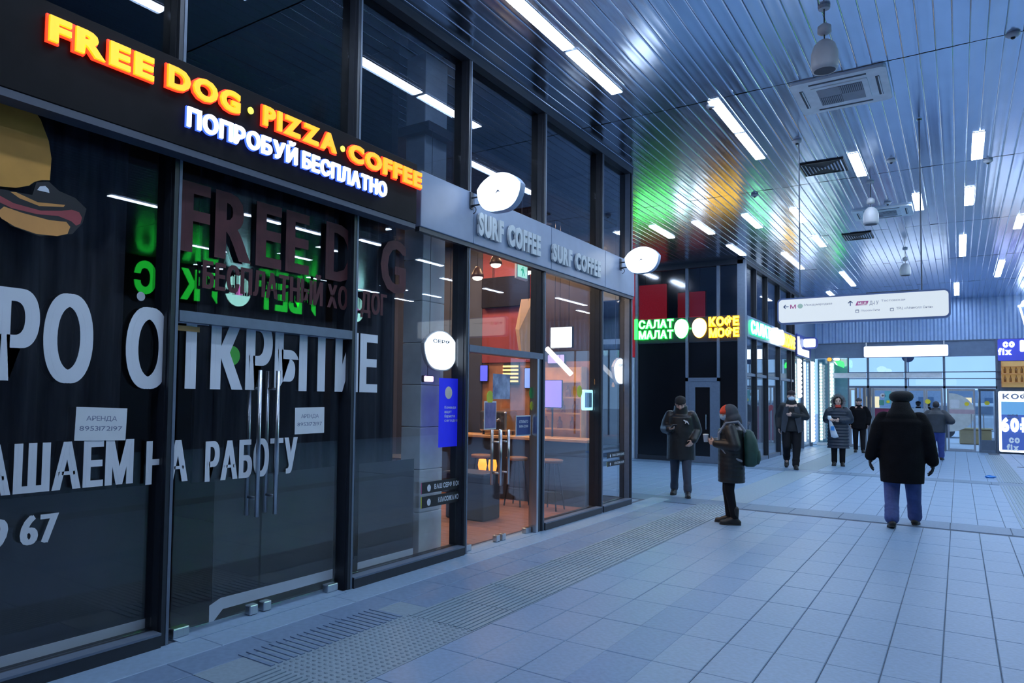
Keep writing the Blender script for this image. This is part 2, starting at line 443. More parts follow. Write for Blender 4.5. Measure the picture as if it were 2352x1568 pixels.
def window_bay(n, y0, y1, door=False, upper=M_GLASSD, lower=M_GLASS, zt=2.165):
    w = struct(f'window_{n}')
    a, b = y0+.037, y1-.037
    MB().box(XA-.10, XA-.085, a, b, 3.86, ZC-.09).build('pane', upper, w)
    MB().box(XA-.13, XA-.0, a, b, 3.80, 3.87).build('transom', M_FRAME, w)
    if not door:
        MB().box(XA-.10, XA-.085, a, b, .10, 3.36).build('pane', lower, w)
        s = MB().box(XA-.16, XA+.03, a, b, .0, .095); s.build('sill', M_FRAME, w)
        MB().box(XA-.06, XA+.034, a, b, .085, .10).build('sill_ledge', M_FRAMEL, w)
    else:
        MB().box(XA-.10, XA-.085, a, b, zt+.07, 3.36).build('pane', lower, w)
        MB().box(XA-.14, XA+.02, a, b, zt, zt+.075).build('door_head', M_FRAMEL, w)
    return w
window_bay(1, -.66, 1.12); window_bay(2, 1.12, 2.90); window_bay(3, 2.90, 4.71, True); window_bay(4, 4.71, 6.525, lower=M_GLASS)
window_bay(5, 6.525, 8.315, True, M_GLASSD, M_GLASS, 2.17); window_bay(6, 8.315, 10.19, False, M_GLASSD, M_GLASS); window_bay(7, 10.19, 11.385, False, M_GLASSD, M_GLASS)
MB().box(XA-.11, XA-.08, -6, -.66, .1, ZC-.1).build('distant_pane', M_GLASSD, WALL)

def glass_door(n, y0, y1, zt, label, gl, hy, hz0, hz1, nb=2):
    d = struct(f'door_{n}', label); ym = hy
    for a, b in ((y0, ym-.006), (ym+.006, y1)):
        leaf = MB().box(XA-.075, XA-.063, a, b, .035, zt-.01).build('door_leaf', gl, d)
        for sx in (XA-.012, XA-.13):
            yy = (b-.085) if a == y0 else (a+.085)
            h = MB().tube((sx, yy, hz0), (sx, yy, hz1), .0165, n=14).build('pull_handle', M_STEEL, leaf, True)
        yy = (b-.085) if a == y0 else (a+.085)
        for z in (hz0+.14, hz1-.14): MB().tube((XA-.13, yy, z), (XA-.012, yy, z), .011, n=10).build('handle_standoff', M_STEEL, leaf, True)
        c = (b-.10) if a == y0 else (a+.02)
        bevelled('patch_fitting', M_STEEL, leaf, XA-.10, XA-.04, min(c, c+.08), max(c, c+.08), .012, .085, .008)
        q = a+.0 if a == y0 else b-.13
        bevelled('floor_pivot', M_STEEL, leaf, XA-.10, XA-.035, q, q+.13, .008, .075, .008)
    MB().box(XA-.16, XA+.06, y0-.0, y1+.0, -.02, .008).build('threshold', M_KERB, d)
    return d
DOOR1 = glass_door(1, 3.0, 4.62, 2.16, 'double glass door of the dark hot dog shop', M_GLASS, 3.77, .75, 1.86)
DOOR2 = glass_door(2, 6.60, 8.10, 2.165, 'glass door of the lit coffee shop', M_GLASS, 7.38, .66, 1.30)
# steel jamb of the coffee door
MB().box(XA-.08, XA+.022, 8.12, 8.17, 0, 2.17).build('door_jamb', M_STEEL, DOOR2)
MB().box(XA-.10, XA-.0, 8.17, 8.28, 0, 2.17).build('door_jamb', M_FRAME, DOOR2)

# fascia band over the coffee shop, in panels
def build_fascia():
    f = struct('trim_1', 'blue-grey fascia band over the coffee shop')
    for a, b in ((5.60, 6.56), (6.565, 8.42), (8.425, 10.2), (10.205, 11.40)):
        bevelled('fascia_panel', M_FASCIA, f, XA-.02, XA+.05, a, b, 3.345, 3.90, .006, 1)
    MB().box(XA-.02, XA+.035, 5.6, 11.4, 3.30, 3.345).build('shadow_rail', M_FRAME, f)
    return f
build_fascia()

# ------------------------------------------------------------------ hot dog shop sign
M_RED = emis('neon_red', (1.0, .025, .008), 3.0, (.5, .02, .01))  # red glow around the yellow letters, shaped as an emissive outline
def yel(t): 
    k = min(4, int(t*5)); g = (.62, .52, .46, .42, .40)[k]; return emis(f'neon_yellow_{k}', (.90, g, .012), 1.0, (.7, .4, .02))
M_NW = emis('neon_white', (.80, .88, 1.0), 2.0); M_NB = emis('neon_blue_rim', (.05, .13, .95), 1.6, (.05, .1, .6))  # the blue is the white letters' glow, shaped as an outline
M_DOT = emis('neon_dot', (.85, .85, .10), 1.0)
def free_dog_sign():
    t = thing('shop_sign', 'long black sign box with red-edged yellow letters FREE DOG PIZZA COFFEE', 'sign', (0, 0, 0))
    bevelled('sign_box', M_SIGNBOX, t, XA+.02, XA+.15, .2, 5.40, 3.31, 3.885, .006, 1)
    b = MB().box(XA+.02, XA+.145, .2, 5.39, 3.265, 3.31); b.build('sign_underside', mat('sign_under', (.05, .065, .10), .5), t)
    x = XA+.15; fn = onG(x+.03)
    fn0 = fn; fn = lambda u, v, d: fn0(u, v, d-.03)
    for txt, a, b, z in (('FREE', 2.005, 2.69, 3.742), ('DOG', 2.795, 3.405, 3.752), ('PIZZA', 3.63, 4.44, 3.752), ('COFFEE', 4.60, 5.66, 3.745)):
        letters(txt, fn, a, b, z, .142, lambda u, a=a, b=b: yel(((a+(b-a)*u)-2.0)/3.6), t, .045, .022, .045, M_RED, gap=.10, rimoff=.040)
    for y in (3.515, 4.53):
        flat('dot', oval(y, 3.815, .026, .026), fn, M_DOT, t, .02, .03)
    for txt, a, b in (('ПОПРОБУЙ', 2.955, 3.985), ('БЕСПЛАТНО', 4.045, 5.115)):
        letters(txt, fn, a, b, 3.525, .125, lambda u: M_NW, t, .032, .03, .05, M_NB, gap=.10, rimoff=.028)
    return t
free_dog_sign()

# ------------------------------------------------------------------ print on the hot dog shop glass
def vinyl(word, y0, y1, z0, h, label, m=M_VINYL, off=.035, gap=.10, x=XA-.058):
    t = thing('window_lettering', label, 'lettering')
    letters(word, onG(x), y0, y1, z0, h, lambda u: m, t, .012, 0, .003, None, gap+.05, bold=off*1.3)
    return t
XF = XA-.056
def vin(word, y0, y1, z0, h, label, **k): return vinyl(word, y0, y1, z0, h, label, x=XF, **k)
vin('СКОРО', .87, 2.325, 1.74, .50, 'large white vinyl word ending in letters PO on dark glass')
vin('ОТКРЫТИЕ', 2.58, 5.02, 1.715, .50, 'large white vinyl word with letters ТКРЫТ across the dark glass door')
vin('ПРИГЛАШАЕМ', .93, 2.63, 1.10, .27, 'middle size white vinyl word ending ШАЕМ left of the door')
vin('НА', 2.74, 3.04, 1.08, .27, 'short white vinyl word НА crossing the dark mullion')
vin('РАБОТУ', 3.20, 4.06, 1.06, .27, 'middle size white vinyl word РАБОТУ behind the steel handles')
vin('9 67', 1.80, 2.165, .805, .165, 'small white vinyl digits 9 67 low on the dark glass')
M_REDV = mat('dark_red_vinyl', (.07, .015, .02), .7, vary=.25)
vin('FREE D  G', 2.95, 5.42, 2.66, .50, 'big dull red letters FREE D G high on the dark glass', m=M_REDV, off=.025)
vin('БЕСПЛАТНЫЙ ХОТ ДОГ', 3.13, 5.15, 2.42, .19, 'line of smaller dull red letters under the big red word', m=M_REDV)
# paper notices
def notice(y0, y1, z0, z1, label, tilt):
    k = (XF+.006)/XA; t = thing('paper_notice', label, 'notice', (XF+.006, (y0+y1)/2*k, 1.68+((z0+z1)/2-1.68)*k)); t.rotation_euler.x = tilt
    w, h = y1-y0, z1-z0
    flat('sheet', [(-w/2, -h/2), (w/2, -h/2), (w/2, h/2), (-w/2, h/2)], onX(0), M_PAPER, t, 0, .0015)
    lettering('printed_lines', 'АРЕНДА', onX(0), -w*.30, w*.30, h*.10, h*.14, M_INK, t, 0, .0018, .0018)
    lettering('printed_lines', '8953172197', onX(0), -w*.42, w*.42, -h*.20, h*.14, M_INK, t, 0, .0018, .0018)
    return t
notice(2.25, 2.585, 1.375, 1.58, 'white paper rent notice over the word ending ШАЕМ', -.03)
notice(4.035, 4.37, 1.36, 1.575, 'white paper rent notice right of the long steel door handles', .01)
# hot dog print (plain bun and sausage; the face is left out)
def food_print():
    t = thing('window_print', 'orange and red hot dog print on the dark glass', 'print', (0, 0, 0))
    fn = onG(XF)
    M_O = mat('print_orange', (.62, .30, .05), .6); M_B = mat('print_bun', (.66, .30, .08), .6); M_S = mat('print_sausage', (.36, .06, .07), .6); M_K = mat('print_black', (.012, .012, .016), .6)
    pts = [(1.30, 2.86), (1.62, 2.86), (1.72, 2.80), (1.86, 2.82), (1.93, 2.85), (1.96, 2.88), (2.0, 2.90), (2.045, 2.91), (2.05, 3.04), (2.03, 3.14), (1.98, 3.25), (1.90, 3.34), (1.80, 3.39), (1.5, 3.40), (1.30, 3.30)]
    flat('bun_shape', pts, fn, M_O, t, 0, .002)
    flat('outline', [(1.60, 2.86), (1.72, 2.79), (1.95, 2.80), (1.97, 2.88), (2.04, 2.90), (2.10, 2.86), (2.20, 2.84), (2.27, 2.79), (2.25, 2.70), (2.19, 2.62), (2.0, 2.57), (1.84, 2.60), (1.74, 2.68), (1.6, 2.72)], fn, M_K, t, .0022, .003)
    flat('sausage', [(1.6, 2.80), (1.72, 2.775), (1.85, 2.73), (2.0, 2.72), (2.12, 2.745), (2.18, 2.765), (2.225, 2.76), (2.245, 2.73), (2.235, 2.69), (2.21, 2.675), (2.18, 2.695), (2.1, 2.71), (1.98, 2.695), (1.84, 2.70), (1.72, 2.735), (1.6, 2.75)], fn, M_S, t, .0032, .004)
    flat('bun_top', [(1.83, 2.79), (1.86, 2.795), (1.98, 2.765), (2.14, 2.785), (2.13, 2.77), (1.99, 2.745), (1.88, 2.765)], fn, M_B, t, .0032, .004)
    flat('bun_bottom', [(1.765, 2.66), (1.80, 2.70), (1.9, 2.685), (2.05, 2.675), (2.15, 2.685), (2.175, 2.66), (2.16, 2.615), (2.1, 2.59), (1.98, 2.58), (1.86, 2.60), (1.79, 2.63)], fn, M_B, t, .0032, .004)
    flat('highlight', [(1.975, 2.835), (1.99, 2.86), (2.02, 2.87), (2.04, 2.855), (2.045, 2.835)], fn, M_VINYL, t, .0032, .004)
food_print()
M_STK = mat('sticker_green', (.06, .42, .05), .5)
def sticker(name, y, z, r, m, label, x=XF, ry=None):
    o = flat(name, oval(0, 0, ry or r, r, 24), onX(0), m, None, 0, .002); k = x/XA; o.location = (x, y*k, 1.68+(z-1.68)*k); return tag(o, label, 'sticker')
sticker('round_sticker', 3.40, 1.955, .072, M_STK, 'round green sticker on the dark glass door')
sticker('small_sticker', 2.655, 2.30, .03, mat('sticker_grey', (.45, .48, .52), .5), 'small round grey sticker above the letter O', XF+.004)
o = flat('tape_strip', [(-.09, -.018), (.09, -.018), (.09, .018), (-.09, .018)], onX(0), mat('tape_orange', (.62, .34, .12), .5), None, 0, .002); o.location = (XF+.006, 3.06, 2.125); tag(o, 'short strip of orange tape at the top of the dark door', 'tape')
# black film panels with a white border on the inside of the glass
def film(y0, y1, z0, z1, zb, label, curl=False):
    t = thing('window_film', label, 'banner', (0, 0, 0))
    x = XA-.16; kk = x/XA; y0 *= kk; y1 *= kk; zb = 1.68+(zb-1.68)*kk
    MB().box(x-.004, x, y0, y1, zb+.075, z1).build('film_sheet', M_FILM, t)
    if curl: pts = [(y0-.02, zb-.10), (y0+.02, zb-.07), (y0+.10, zb), (y1-.10, zb), (y1-.02, zb+.03), (y1, zb+.035), (y1, zb+.08), (y0+.08, zb+.085), (y0-.02, zb+.05)]
    else: pts = [(y0, zb), (y1, zb), (y1, zb+.08), (y0, zb+.08)]
    flat('white_border', pts, onX(x), M_VINYL, t, .0, .004)
    return t
film(.9, 2.86, 0, 1.05, .135, 'black film with white hem left of the glass door')
film(3.28, 4.66, 0, 1.05, .135, 'black film with curled white hem inside the glass door', True)
film(4.82, 5.62, 0, 1.05, .135, 'black film with white hem right of the glass door')
# curtain: separate panels
def curtain(y0, y1, z0, z1, x, label, amp=.045):
    b = MB(); n = int((y1-y0)/.03); A = []; Bv = []; sd = random.random()*9
    for i in range(n+1):
        y = y0+(y1-y0)*i/n; dx = amp*math.sin(y*23+sd)+.02*math.sin(y*57+sd)
        A.append(b.bm.verts.new((x+dx*1.3, y, z0))); Bv.append(b.bm.verts.new((x+dx, y+.01*math.sin(y*40), z1)))
    for i in range(n): b.bm.faces.new((A[i], A[i+1], Bv[i+1], Bv[i]))
    me = b.mesh('curtain', M_CURTAIN, True); o = link('curtain', me); return tag(o, label, 'curtain')
curtain(.4, 2.72, .15, 3.6, XA-.32, 'black curtain behind the large white letters PO')
curtain(3.3, 4.75, 1.0, 3.6, XA-.36, 'dark curtain hanging behind the glass door lettering')
curtain(4.75, 5.75, .15, 3.6, XA-.33, 'dark gathered curtain beside the pale column')

# interior shell of the dark shop
def shop_shell():
    w = struct('wall_back', 'dark back wall behind the shops')
    MB().box(-11.2, -11.0, -6, 11.3, 0, ZC).build('back_wall', M_INT_DARK, w)
    MB().box(-11, XA-.62, 5.95, 6.05, 0, ZC).build('partition', M_INT_DARK, w)
    MB().box(-11, XA-.2, -6.0, -5.9, 0, ZC).build('partition', M_INT_DARK, w)
    MB().box(-11, XA-.2, -5.9, 5.95, -.006, .006).build('shop_floor', mat('shop_floor_dark', (.05, .055, .065), .5), w)
    # intermediate slab behind the fascia
    MB().box(-11, XA-.2, -6, 6.0, 3.62, 3.80).build('shop_ceiling', mat('shop_ceiling', (.05, .055, .07), .8), w)
    MB().box(-11, XA-.2, 6.05, 11.3, 4.5, 4.6).build('shop_ceiling', mat('shop_ceiling', (.05, .055, .07), .8), w)
shop_shell()
def column():
    t = struct('trim_2', 'pale blockwork column behind the glass')
    m = mat('pale_block', (.78, .84, .86), .7, vary=.06, scale=9)
    z = 0
    for k in range(8):
        bevelled('block', m, t, -4.84, -4.58, 6.13, 6.54, z+.004, z+.448, .006, 1); z += .45
    bevelled('block', m, t, -4.84, -4.58, 6.13, 6.54, 3.81, 5.4, .006, 1)
column()
# warm bulbs far inside the dark shop
M_BULB = emis('warm_bulb', (1.0, .50, .16), 5.0, (.8, .6, .4))
def bulb(x, y, z, i):
    t = thing('hanging_bulb', f'{ORD[i]} warm bulb from the left hanging inside the dark shop', 'bulb', (x, y, z), 0, 'warm bulbs inside the dark shop')
    MB().loft([(0, 0, -.05, .012, .012), (0, 0, -.035, .032, .032), (0, 0, 0, .036, .036), (0, 0, .04, .018, .018), (0, 0, .06, .014, .014)], n=10).build('bulb_glass', M_BULB, t, True)
    MB().tube((0, 0, .06), (0, 0, 3.62-z), .004, n=6).build('cord', M_BLACK, t)
for i, (y, z) in enumerate(((3.70, 2.02), (3.95, 1.95), (4.02, 1.82), (4.18, 2.0), (4.32, 1.88), (4.48, 1.98), (4.60, 1.84))):
    bulb(-6.1-.2*(i % 3), y*1.46, z+.03, i)
# ------------------------------------------------------------------ coffee shop: fascia letters, blade signs, window signs
M_SURF = mat('pale_letters', (.56, .62, .66), .5, vary=.05)
def surf(y0, y1, z, h, label):
    t = thing('sign_letters', label, 'sign'); f0 = onG(XA+.085); fn = lambda u, v, d: f0(u, v, d-.035)
    ym = y0+(y1-y0)*.37
    letters('SURF', fn, y0, ym, z, h, lambda u: M_SURF, t, .055, .012, .04, None, gap=.10)
    letters('COFFEE', fn, ym+(y1-y0)*.08, y1, z, h, lambda u: M_SURF, t, .055, .012, .04, None, gap=.10)
surf(6.74, 8.22, 3.50, .235, 'pale raised letters SURF COFFEE on the fascia nearer the camera')
surf(8.57, 10.15, 3.50, .215, 'pale raised letters SURF COFFEE on the fascia nearer the corner')
M_SIGNW = emis('sign_white', (.80, .90, 1.0), 2.6); M_SIGNSIDE = mat('sign_side', (.34, .46, .66), .35)
def shield_pts(w, h, cu=0, cv=0, n=12):
    # broad top arc, pointed shoulders, rounded bottom
    pts = []
    for i in range(n+1):
        t = i/n; u = w/2*(1-2*t); pts.append((cu+u, cv+h*.14+h*.36*(1-(2*t-1)**2)**.8))
    for i in range(1, 2*n):
        t = i/(2*n); a = PI+PI*t; c = math.cos(a); s_ = math.sin(a)
        pts.append((cu+w/2*math.copysign(abs(c)**.72, c), cv+h*.14+s_*h*.64))
    return pts
def blade_sign(y, xc, zc, label):
    t = thing('blade_sign', label, 'sign'); w, h = .53, .41
    fn = onY(y, xc, zc)
    MB().prism(shield_pts(w, h), fn, -.10, 0).build('sign_case', M_SIGNSIDE, t)
    MB().prism(shield_pts(w-.008, h-.008), fn, .0, .006).build('lit_face', M_SIGNW, t)
    MB().prism(shield_pts(w-.008, h-.008), fn, -.106, -.10).build('lit_face', M_SIGNW, t)
    MB().prism([(-.035, -.02), (-.01, .018), (.002, .02), (.035, -.012), (.012, .0), (-.005, .002)], fn, .006, .009).build('wave_mark', M_INK, t)
    br = MB()
    xw = XA+.05
    br.box(xw, xw+.012, y+.02, y+.08, zc-.12, zc+.06)
    br.tube((xw, y+.05, zc+.0), (xc-w/2+.03, y+.05, zc+.0), .009, n=8); br.tube((xw, y+.05, zc-.085), (xc-w/2+.08, y+.05, zc-.085), .009, n=8)
    br.build('bracket', M_FRAME, t)
    sc = MB(); pr = None
    for i in range(15):
        a = -PI*.5+i*PI*1.5/14; p = (xw+.03+.035*math.cos(a), y+.05, zc-.135+.038*math.sin(a))
        if pr: sc.tube(pr, p, .005, n=6)
        pr = p
    sc.build('scroll', M_FRAME, t)
blade_sign(6.45, -3.85, 3.83, 'round-bottomed white lit blade sign over the coffee shop door')
blade_sign(10.75, -3.87, 3.81, 'round-bottomed white lit blade sign at the passage corner')
def win_shield(y, z, w, h, label):
    k = (XA-.13)/XA; y *= k; z = 1.68+(z-1.68)*k; w *= k; h *= k
    t = thing('window_sign', label, 'sign'); fn = onX(XA-.13, y, z)
    MB().prism(shield_pts(w, h), fn, -.04, 0).build('sign_case', mat('sign_rim', (.5, .52, .56), .5), t)
    MB().prism(shield_pts(w-.03, h-.03), fn, 0, .006).build('lit_face', M_SIGNW, t)
    lettering('printed_arc', 'СЕРФ', fn, -w*.26, w*.26, h*.18, .035, mat('soft_ink', (.25, .25, .28), .6), t, .03, .008, .008)
    for u in (-w*.3, w*.3): MB().tube(fn(u, h*.3, -.02), fn(u, 4.5-z, -.02), .003, n=6).build('hanger', M_FRAME, t)
win_shield(6.05, 2.15, .60, .42, 'white lit shield sign hung inside the glass beside the pale column')
win_shield(10.95, 2.12, .56, .42, 'white lit shield sign hung inside the glass at the passage corner')
M_PINK = emis('pink_lamp', (1.0, .55, 1.0), 3)
def small_lamp(y, z, label, m):
    t = thing('small_lit_tag', label, 'sign')
    MB().prism(roundrect(-.085, .085, -.035, .035, .012, 3), onX(XA-.14, y, z), -.03, 0).build('tag_case', M_FRAME, t)
    MB().prism(roundrect(-.078, .078, -.029, .029, .012, 3), onX(XA-.14, y, z), 0, .004).build('lit_face', m, t)
    MB().tube((XA-.155, y, z+.03), (XA-.155, y, z+.16), .003, n=6).build('hanger', M_FRAME, t)
small_lamp(6.03, 1.86, 'small pink-white lit tag under the shield sign', M_PINK)
# blue poster
def poster(name, y0, y1, z0, z1, m, label, x, lines=(), inkm=None, frame=None, cat='poster'):
    t = thing(name, label, cat); fn = onG(x)
    if frame: flat('poster_frame', [(y0-.015, z0-.015), (y1+.015, z0-.015), (y1+.015, z1+.015), (y0-.015, z1+.015)], fn, frame, t, -.006, -.001)
    flat('sheet', [(y0, z0), (y1, z0), (y1, z1), (y0, z1)], fn, m, t, 0, .002)
    for txt, a, b, z, h in lines: lettering('printed_lines', txt, fn, a, b, z, h, inkm or M_VINYL, t, .02, .003, .003)
    return t, fn
M_BLUEP = mat('poster_blue', (.015, .02, .62), .45, emit=(.01, .015, .55), strength=.55)
t, fn = poster('blue_poster', 6.02, 6.485, 1.16, 1.87, M_BLUEP, 'tall deep blue poster behind the glass left of the coffee door', XF-.03, (('Команда', 6.12, 6.33, 1.555, .028), ('ищет', 6.12, 6.25, 1.51, .028), ('бариста', 6.12, 6.31, 1.465, .028), ('сегодня', 6.12, 6.37, 1.42, .028)))
flat('round_mark', oval(6.19, 1.72, .065, .065), fn, mat('print_cream', (.8, .7, .6), .6), t, .003, .004)
M_STRIP = mat('strip_black', (.016, .017, .02), .5)
def strip(y0, y1, z, h, label, ym, accent, w1, w2):
    t = thing('window_strip', label, 'sticker'); fn = onG(XF)
    flat('strip_base', [(y0, z), (y1, z), (y1, z+h), (y0, z+h)], fn, M_STRIP, t, 0, .002)
    flat('round_mark', shield_pts(h*.55, h*.62, y0+.12, z+h*.45, 6), fn, M_VINYL, t, .002, .003)
    flat('accent', [(y0-.012, z), (y0, z), (y0, z+h), (y0-.012, z+h)], fn, accent, t, 0, .002)
    lettering('printed_lines', w1, fn, ym, y1-.02, z+h*.3, h*.42, M_VINYL, t, .03, .003, .003)
M_ACY = mat('accent_yellow', (.6, .55, .04), .5); M_ACP = mat('accent_pink', (.4, .08, .2), .5)
strip(5.75, 6.487, .715, .112, 'black strip sticker low left of the coffee door, upper of two', 5.96, M_ACP, 'ВАШ СЕРФ КОФЕ', 0)
strip(5.75, 6.487, .575, .112, 'black strip sticker low left of the coffee door, lower of two', 6.03, M_ACY, 'КЛАССИКА КОФЕ', 0)
strip(10.42, 11.12, .785, .075, 'black strip sticker at the passage corner, upper of two', 10.62, M_STRIP, 'ВАШ СЕРФ КОФЕ', 0)
strip(10.42, 11.12, .66, .075, 'black strip sticker at the passage corner, lower of two', 10.70, M_ACY, 'КЛАССИКА КОФЕ', 0)
# things stuck on the coffee door glass
M_POST1 = mat('poster_pale', (.42, .50, .66), .5, vary2=(.10, .13, .26), scale=7); M_POST2 = mat('poster_violet', (.10, .09, .22), .5, vary2=(.25, .2, .4), scale=9); M_NAVY = mat('poster_navy', (.03, .06, .22), .5)
poster('door_poster', 7.08, 7.47, 1.66, 1.95, M_POST1, 'pale blue poster high on the coffee door glass', XF+.002)
poster('door_poster', 6.92, 7.15, 1.33, 1.62, M_POST2, 'small violet poster in a white frame on the coffee door', XF+.002, frame=M_WHITE)
t, fn = poster('door_plate', 7.64, 7.98, 1.23, 1.45, M_NAVY, 'navy opening-hours plate in a white frame on the coffee door', XF+.002, (('ОТКРЫТО', 7.70, 7.92, 1.375, .03), ('8:00-22:00', 7.70, 7.92, 1.32, .03)), frame=M_WHITE)
M_SY = mat('sticker_yellow', (.58, .62, .03), .5); M_SG = mat('sticker_green2', (.04, .30, .07), .5)
sticker('round_sticker', 7.02, 1.68, .075, M_SY, 'yellow round sticker on the coffee door glass')
sticker('round_sticker', 8.02, 1.74, .075, M_SG, 'green round sticker at the right edge of the coffee door')
sticker('round_sticker', 8.03, 1.58, .06, M_SY, 'yellow round sticker under the green one on the coffee door')
sticker('round_sticker', 9.42, 1.78, .085, M_SY, 'yellow-green round sticker on the glass right of the coffee door')
# lit square sign in the window: its code is left out
t = thing('lit_square_sign', 'square cyan-edged white lit sign in the coffee shop window', 'sign'); fn = onX(XA-.12, 9.99, 1.66)
MB().prism(roundrect(-.17, .17, -.15, .15, .03, 3), fn, -.03, 0).build('lit_edge', emis('cyan_edge', (.45, .9, 1.0), 1.6), t)
MB().prism(roundrect(-.12, .12, -.11, .11, .01, 2), fn, .001, .004).build('plate', mat('sign_teal', (.25, .45, .6), .5), t)

# ------------------------------------------------------------------ coffee shop interior
def coffee_shell():
    w = struct('wall_coffee', 'interior walls of the coffee shop'); f = struct('floor_coffee', 'wooden floor of the coffee shop')
    mn = mat('navy_wall', (.05, .06, .10), .7); mr = mat('red_wall', (.26, .05, .07), .65); md = mat('brown_wall', (.05, .042, .05), .7); mo = mat('brick_warm', (.34, .16, .09), .7, vary=.3, scale=5)
    MB().box(-9.0, -8.9, 6.05, 11.3, 0, 4.5).build('back_wall', mn, w)
    MB().box(-8.9, -4.86, 11.16, 11.26, 0, 2.3).build('side_wall', mo, w)
    MB().box(-8.9, -4.86, 11.16, 11.26, 2.3, 4.5).build('side_wall', md, w)
    MB().box(-6.95, -5.86, 11.13, 11.16, 2.3, 4.4).build('red_panel', mr, w)
    MB().box(-8.9, -6.95, 11.12, 11.16, 0, 4.5).build('wall_panel', mn, w)
    MB().box(-9, XA-.2, 6.05, 11.3, -.01, .004).build('wood_floor', M_WOOD, f)
    for k in range(22): 
        y = 6.06+.238*k; MB().box(-9, XA-.2, y, y+.233, .004, .009).build('floor_board', M_WOOD, f)
coffee_shell()
ZS = 4.5
def pendant(x, y, z, label, m, r=.10):
    t = thing('pendant_lamp', label, 'lamp', (x, y, z))
    MB().loft([(0, 0, 0, r, r), (0, 0, .05, r*.95, r*.95), (0, 0, .12, r*.6, r*.6), (0, 0, .17, .03, .03)], n=18).build('lamp_shade', mat('shade_dark', (.06, .03, .03), .4), t, True)
    MB().ell((0, 0, -.005), (r*.8, r*.8, .045), nu=16, nv=8).build('lamp_bulb', m, t, True)
    MB().tube((0, 0, .17), (0, 0, ZS-z), .005, n=6).build('cord', M_BLACK, t)
M_WB = emis('pendant_glow', (1.0, .82, .62), 9)
pendant(-6.03, 9.5, 3.55, 'dark pendant lamp with a bright bulb left of the exit sign', M_WB)
pendant(-5.70, 9.5, 3.72, 'pendant lamp with a white bulb touching the exit sign', M_WB)
pendant(-5.16, 9.5, 3.56, 'black pendant spot right of the exit sign', M_WB)
t = thing('exit_sign', 'green and white running-man exit sign inside the coffee shop', 'sign'); fn = onX(-4.95, 8.98, 3.165+.30)
MB().prism(roundrect(-.165, .165, -.115, .115, .012, 3), fn, -.03, 0).build('sign_case', M_WHITE, t)
flat('green_panel', [(-.135, -.085), (.135, -.085), (.135, .085), (-.135, .085)], fn, emis('exit_green', (.45, .95, .75), .9), t, .001, .003)
M_EG = emis('exit_figure', (.05, .55, .35), .7)
b = MB(); b.prism([(-.02, -.07), (.0, -.07), (.02, -.01), (.05, -.06), (.065, -.05), (.035, .02), (.02, .04), (-.03, .04), (-.05, .01), (-.035, .005), (-.015, .02), (-.005, -.01)], fn, .003, .005); b.prism(oval(.01, .058, .014, .014, 10), fn, .003, .005); b.build('figure', M_EG, t)
MB().tube(fn(0, .1, -.015), fn(0, ZS-3.465, -.015), .006, n=6).build('hanger', M_WHITE, t)
t = thing('menu_board', 'wide black board under the ceiling inside the coffee shop', 'board')
bevelled('board', mat('board_black', (.012, .011, .013), .7, spec=.15), t, -6.92, -5.96, 11.04, 11.10, 3.28, 3.82, .008, 1)
for x in (-6.7, -6.2): MB().tube((x, 11.07, 3.82), (x, 11.07, ZS), .008, n=6).build('hanger', M_BLACK, t)
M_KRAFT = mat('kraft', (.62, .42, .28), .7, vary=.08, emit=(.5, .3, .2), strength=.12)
b = MB(); P_ = [(-5.50, 9.95, 3.22), (-5.60, 9.95, 2.76), (-5.45, 9.8, 2.72), (-5.33, 10.05, 3.24), (-5.30, 10.1, 2.38), (-5.53, 9.95, 2.38), (-5.42, 9.82, 2.4), (-5.4, 10.12, 2.9)]
V = [b.bm.verts.new(p) for p in P_]; bmesh.ops.convex_hull(b.bm, input=V)
t = thing('paper_sculpture', 'folded kraft paper shape hanging above the coffee door', 'sculpture'); b.build('folded_body', M_KRAFT, t)
MB().tube((-5.40, 10.0, 3.2), (-5.40, 10.0, ZS), .003, n=6).build('cord', M_BLACK, t)
t = thing('lit_banner', 'vertical violet-blue lit banner beside the kraft sculpture', 'banner'); fn = onY(10.9)
MB().prism([(-5.83, 2.40), (-5.58, 2.40), (-5.58, 3.34), (-5.83, 3.34)], fn, -.03, 0).build('banner_panel', emis('banner_blue', (.09, .08, .55), .5), t)
lettering('printed_lines', 'ОК', fn, -5.79, -5.62, 2.52, .14, emis('banner_mark', (.2, .45, .9), .8), t, .03, .002, .002)
MB().tube((-5.7, 10.915, 3.34), (-5.7, 10.915, ZS), .01, n=6).build('hanger', M_BLACK, t)
t = thing('tube_lamp', 'long slanting white tube lamp over the coffee bar', 'lamp')
MB().tube((-5.33, 10.5, 2.48), (-4.90, 10.5, 2.06), .038, n=10).build('tube', emis('tube_white', (1, .93, .85), 6), t)
MB().tube((-5.1, 10.5, 2.26), (-5.1, 10.5, ZS), .004, n=6).build('cord', M_BLACK, t)
t = thing('lit_screen', 'bright white square screen hanging in the coffee shop window', 'screen'); fn = onY(10.3)  # reflection of a lit sign, built as a glowing panel
MB().prism(roundrect(-5.17, -4.79, 2.46, 2.80, .01, 2), fn, -.05, 0).build('screen_case', M_FRAME, t); MB().prism(roundrect(-5.16, -4.80, 2.47, 2.79, .01, 2), fn, .0, .004).build('screen_panel', emis('screen_white', (.85, .95, 1.0), 1.6), t)
for x in (-5.1, -4.86): MB().tube((x, 10.32, 2.8), (x, 10.32, ZS), .005, n=6).build('hanger', M_BLACK, t)
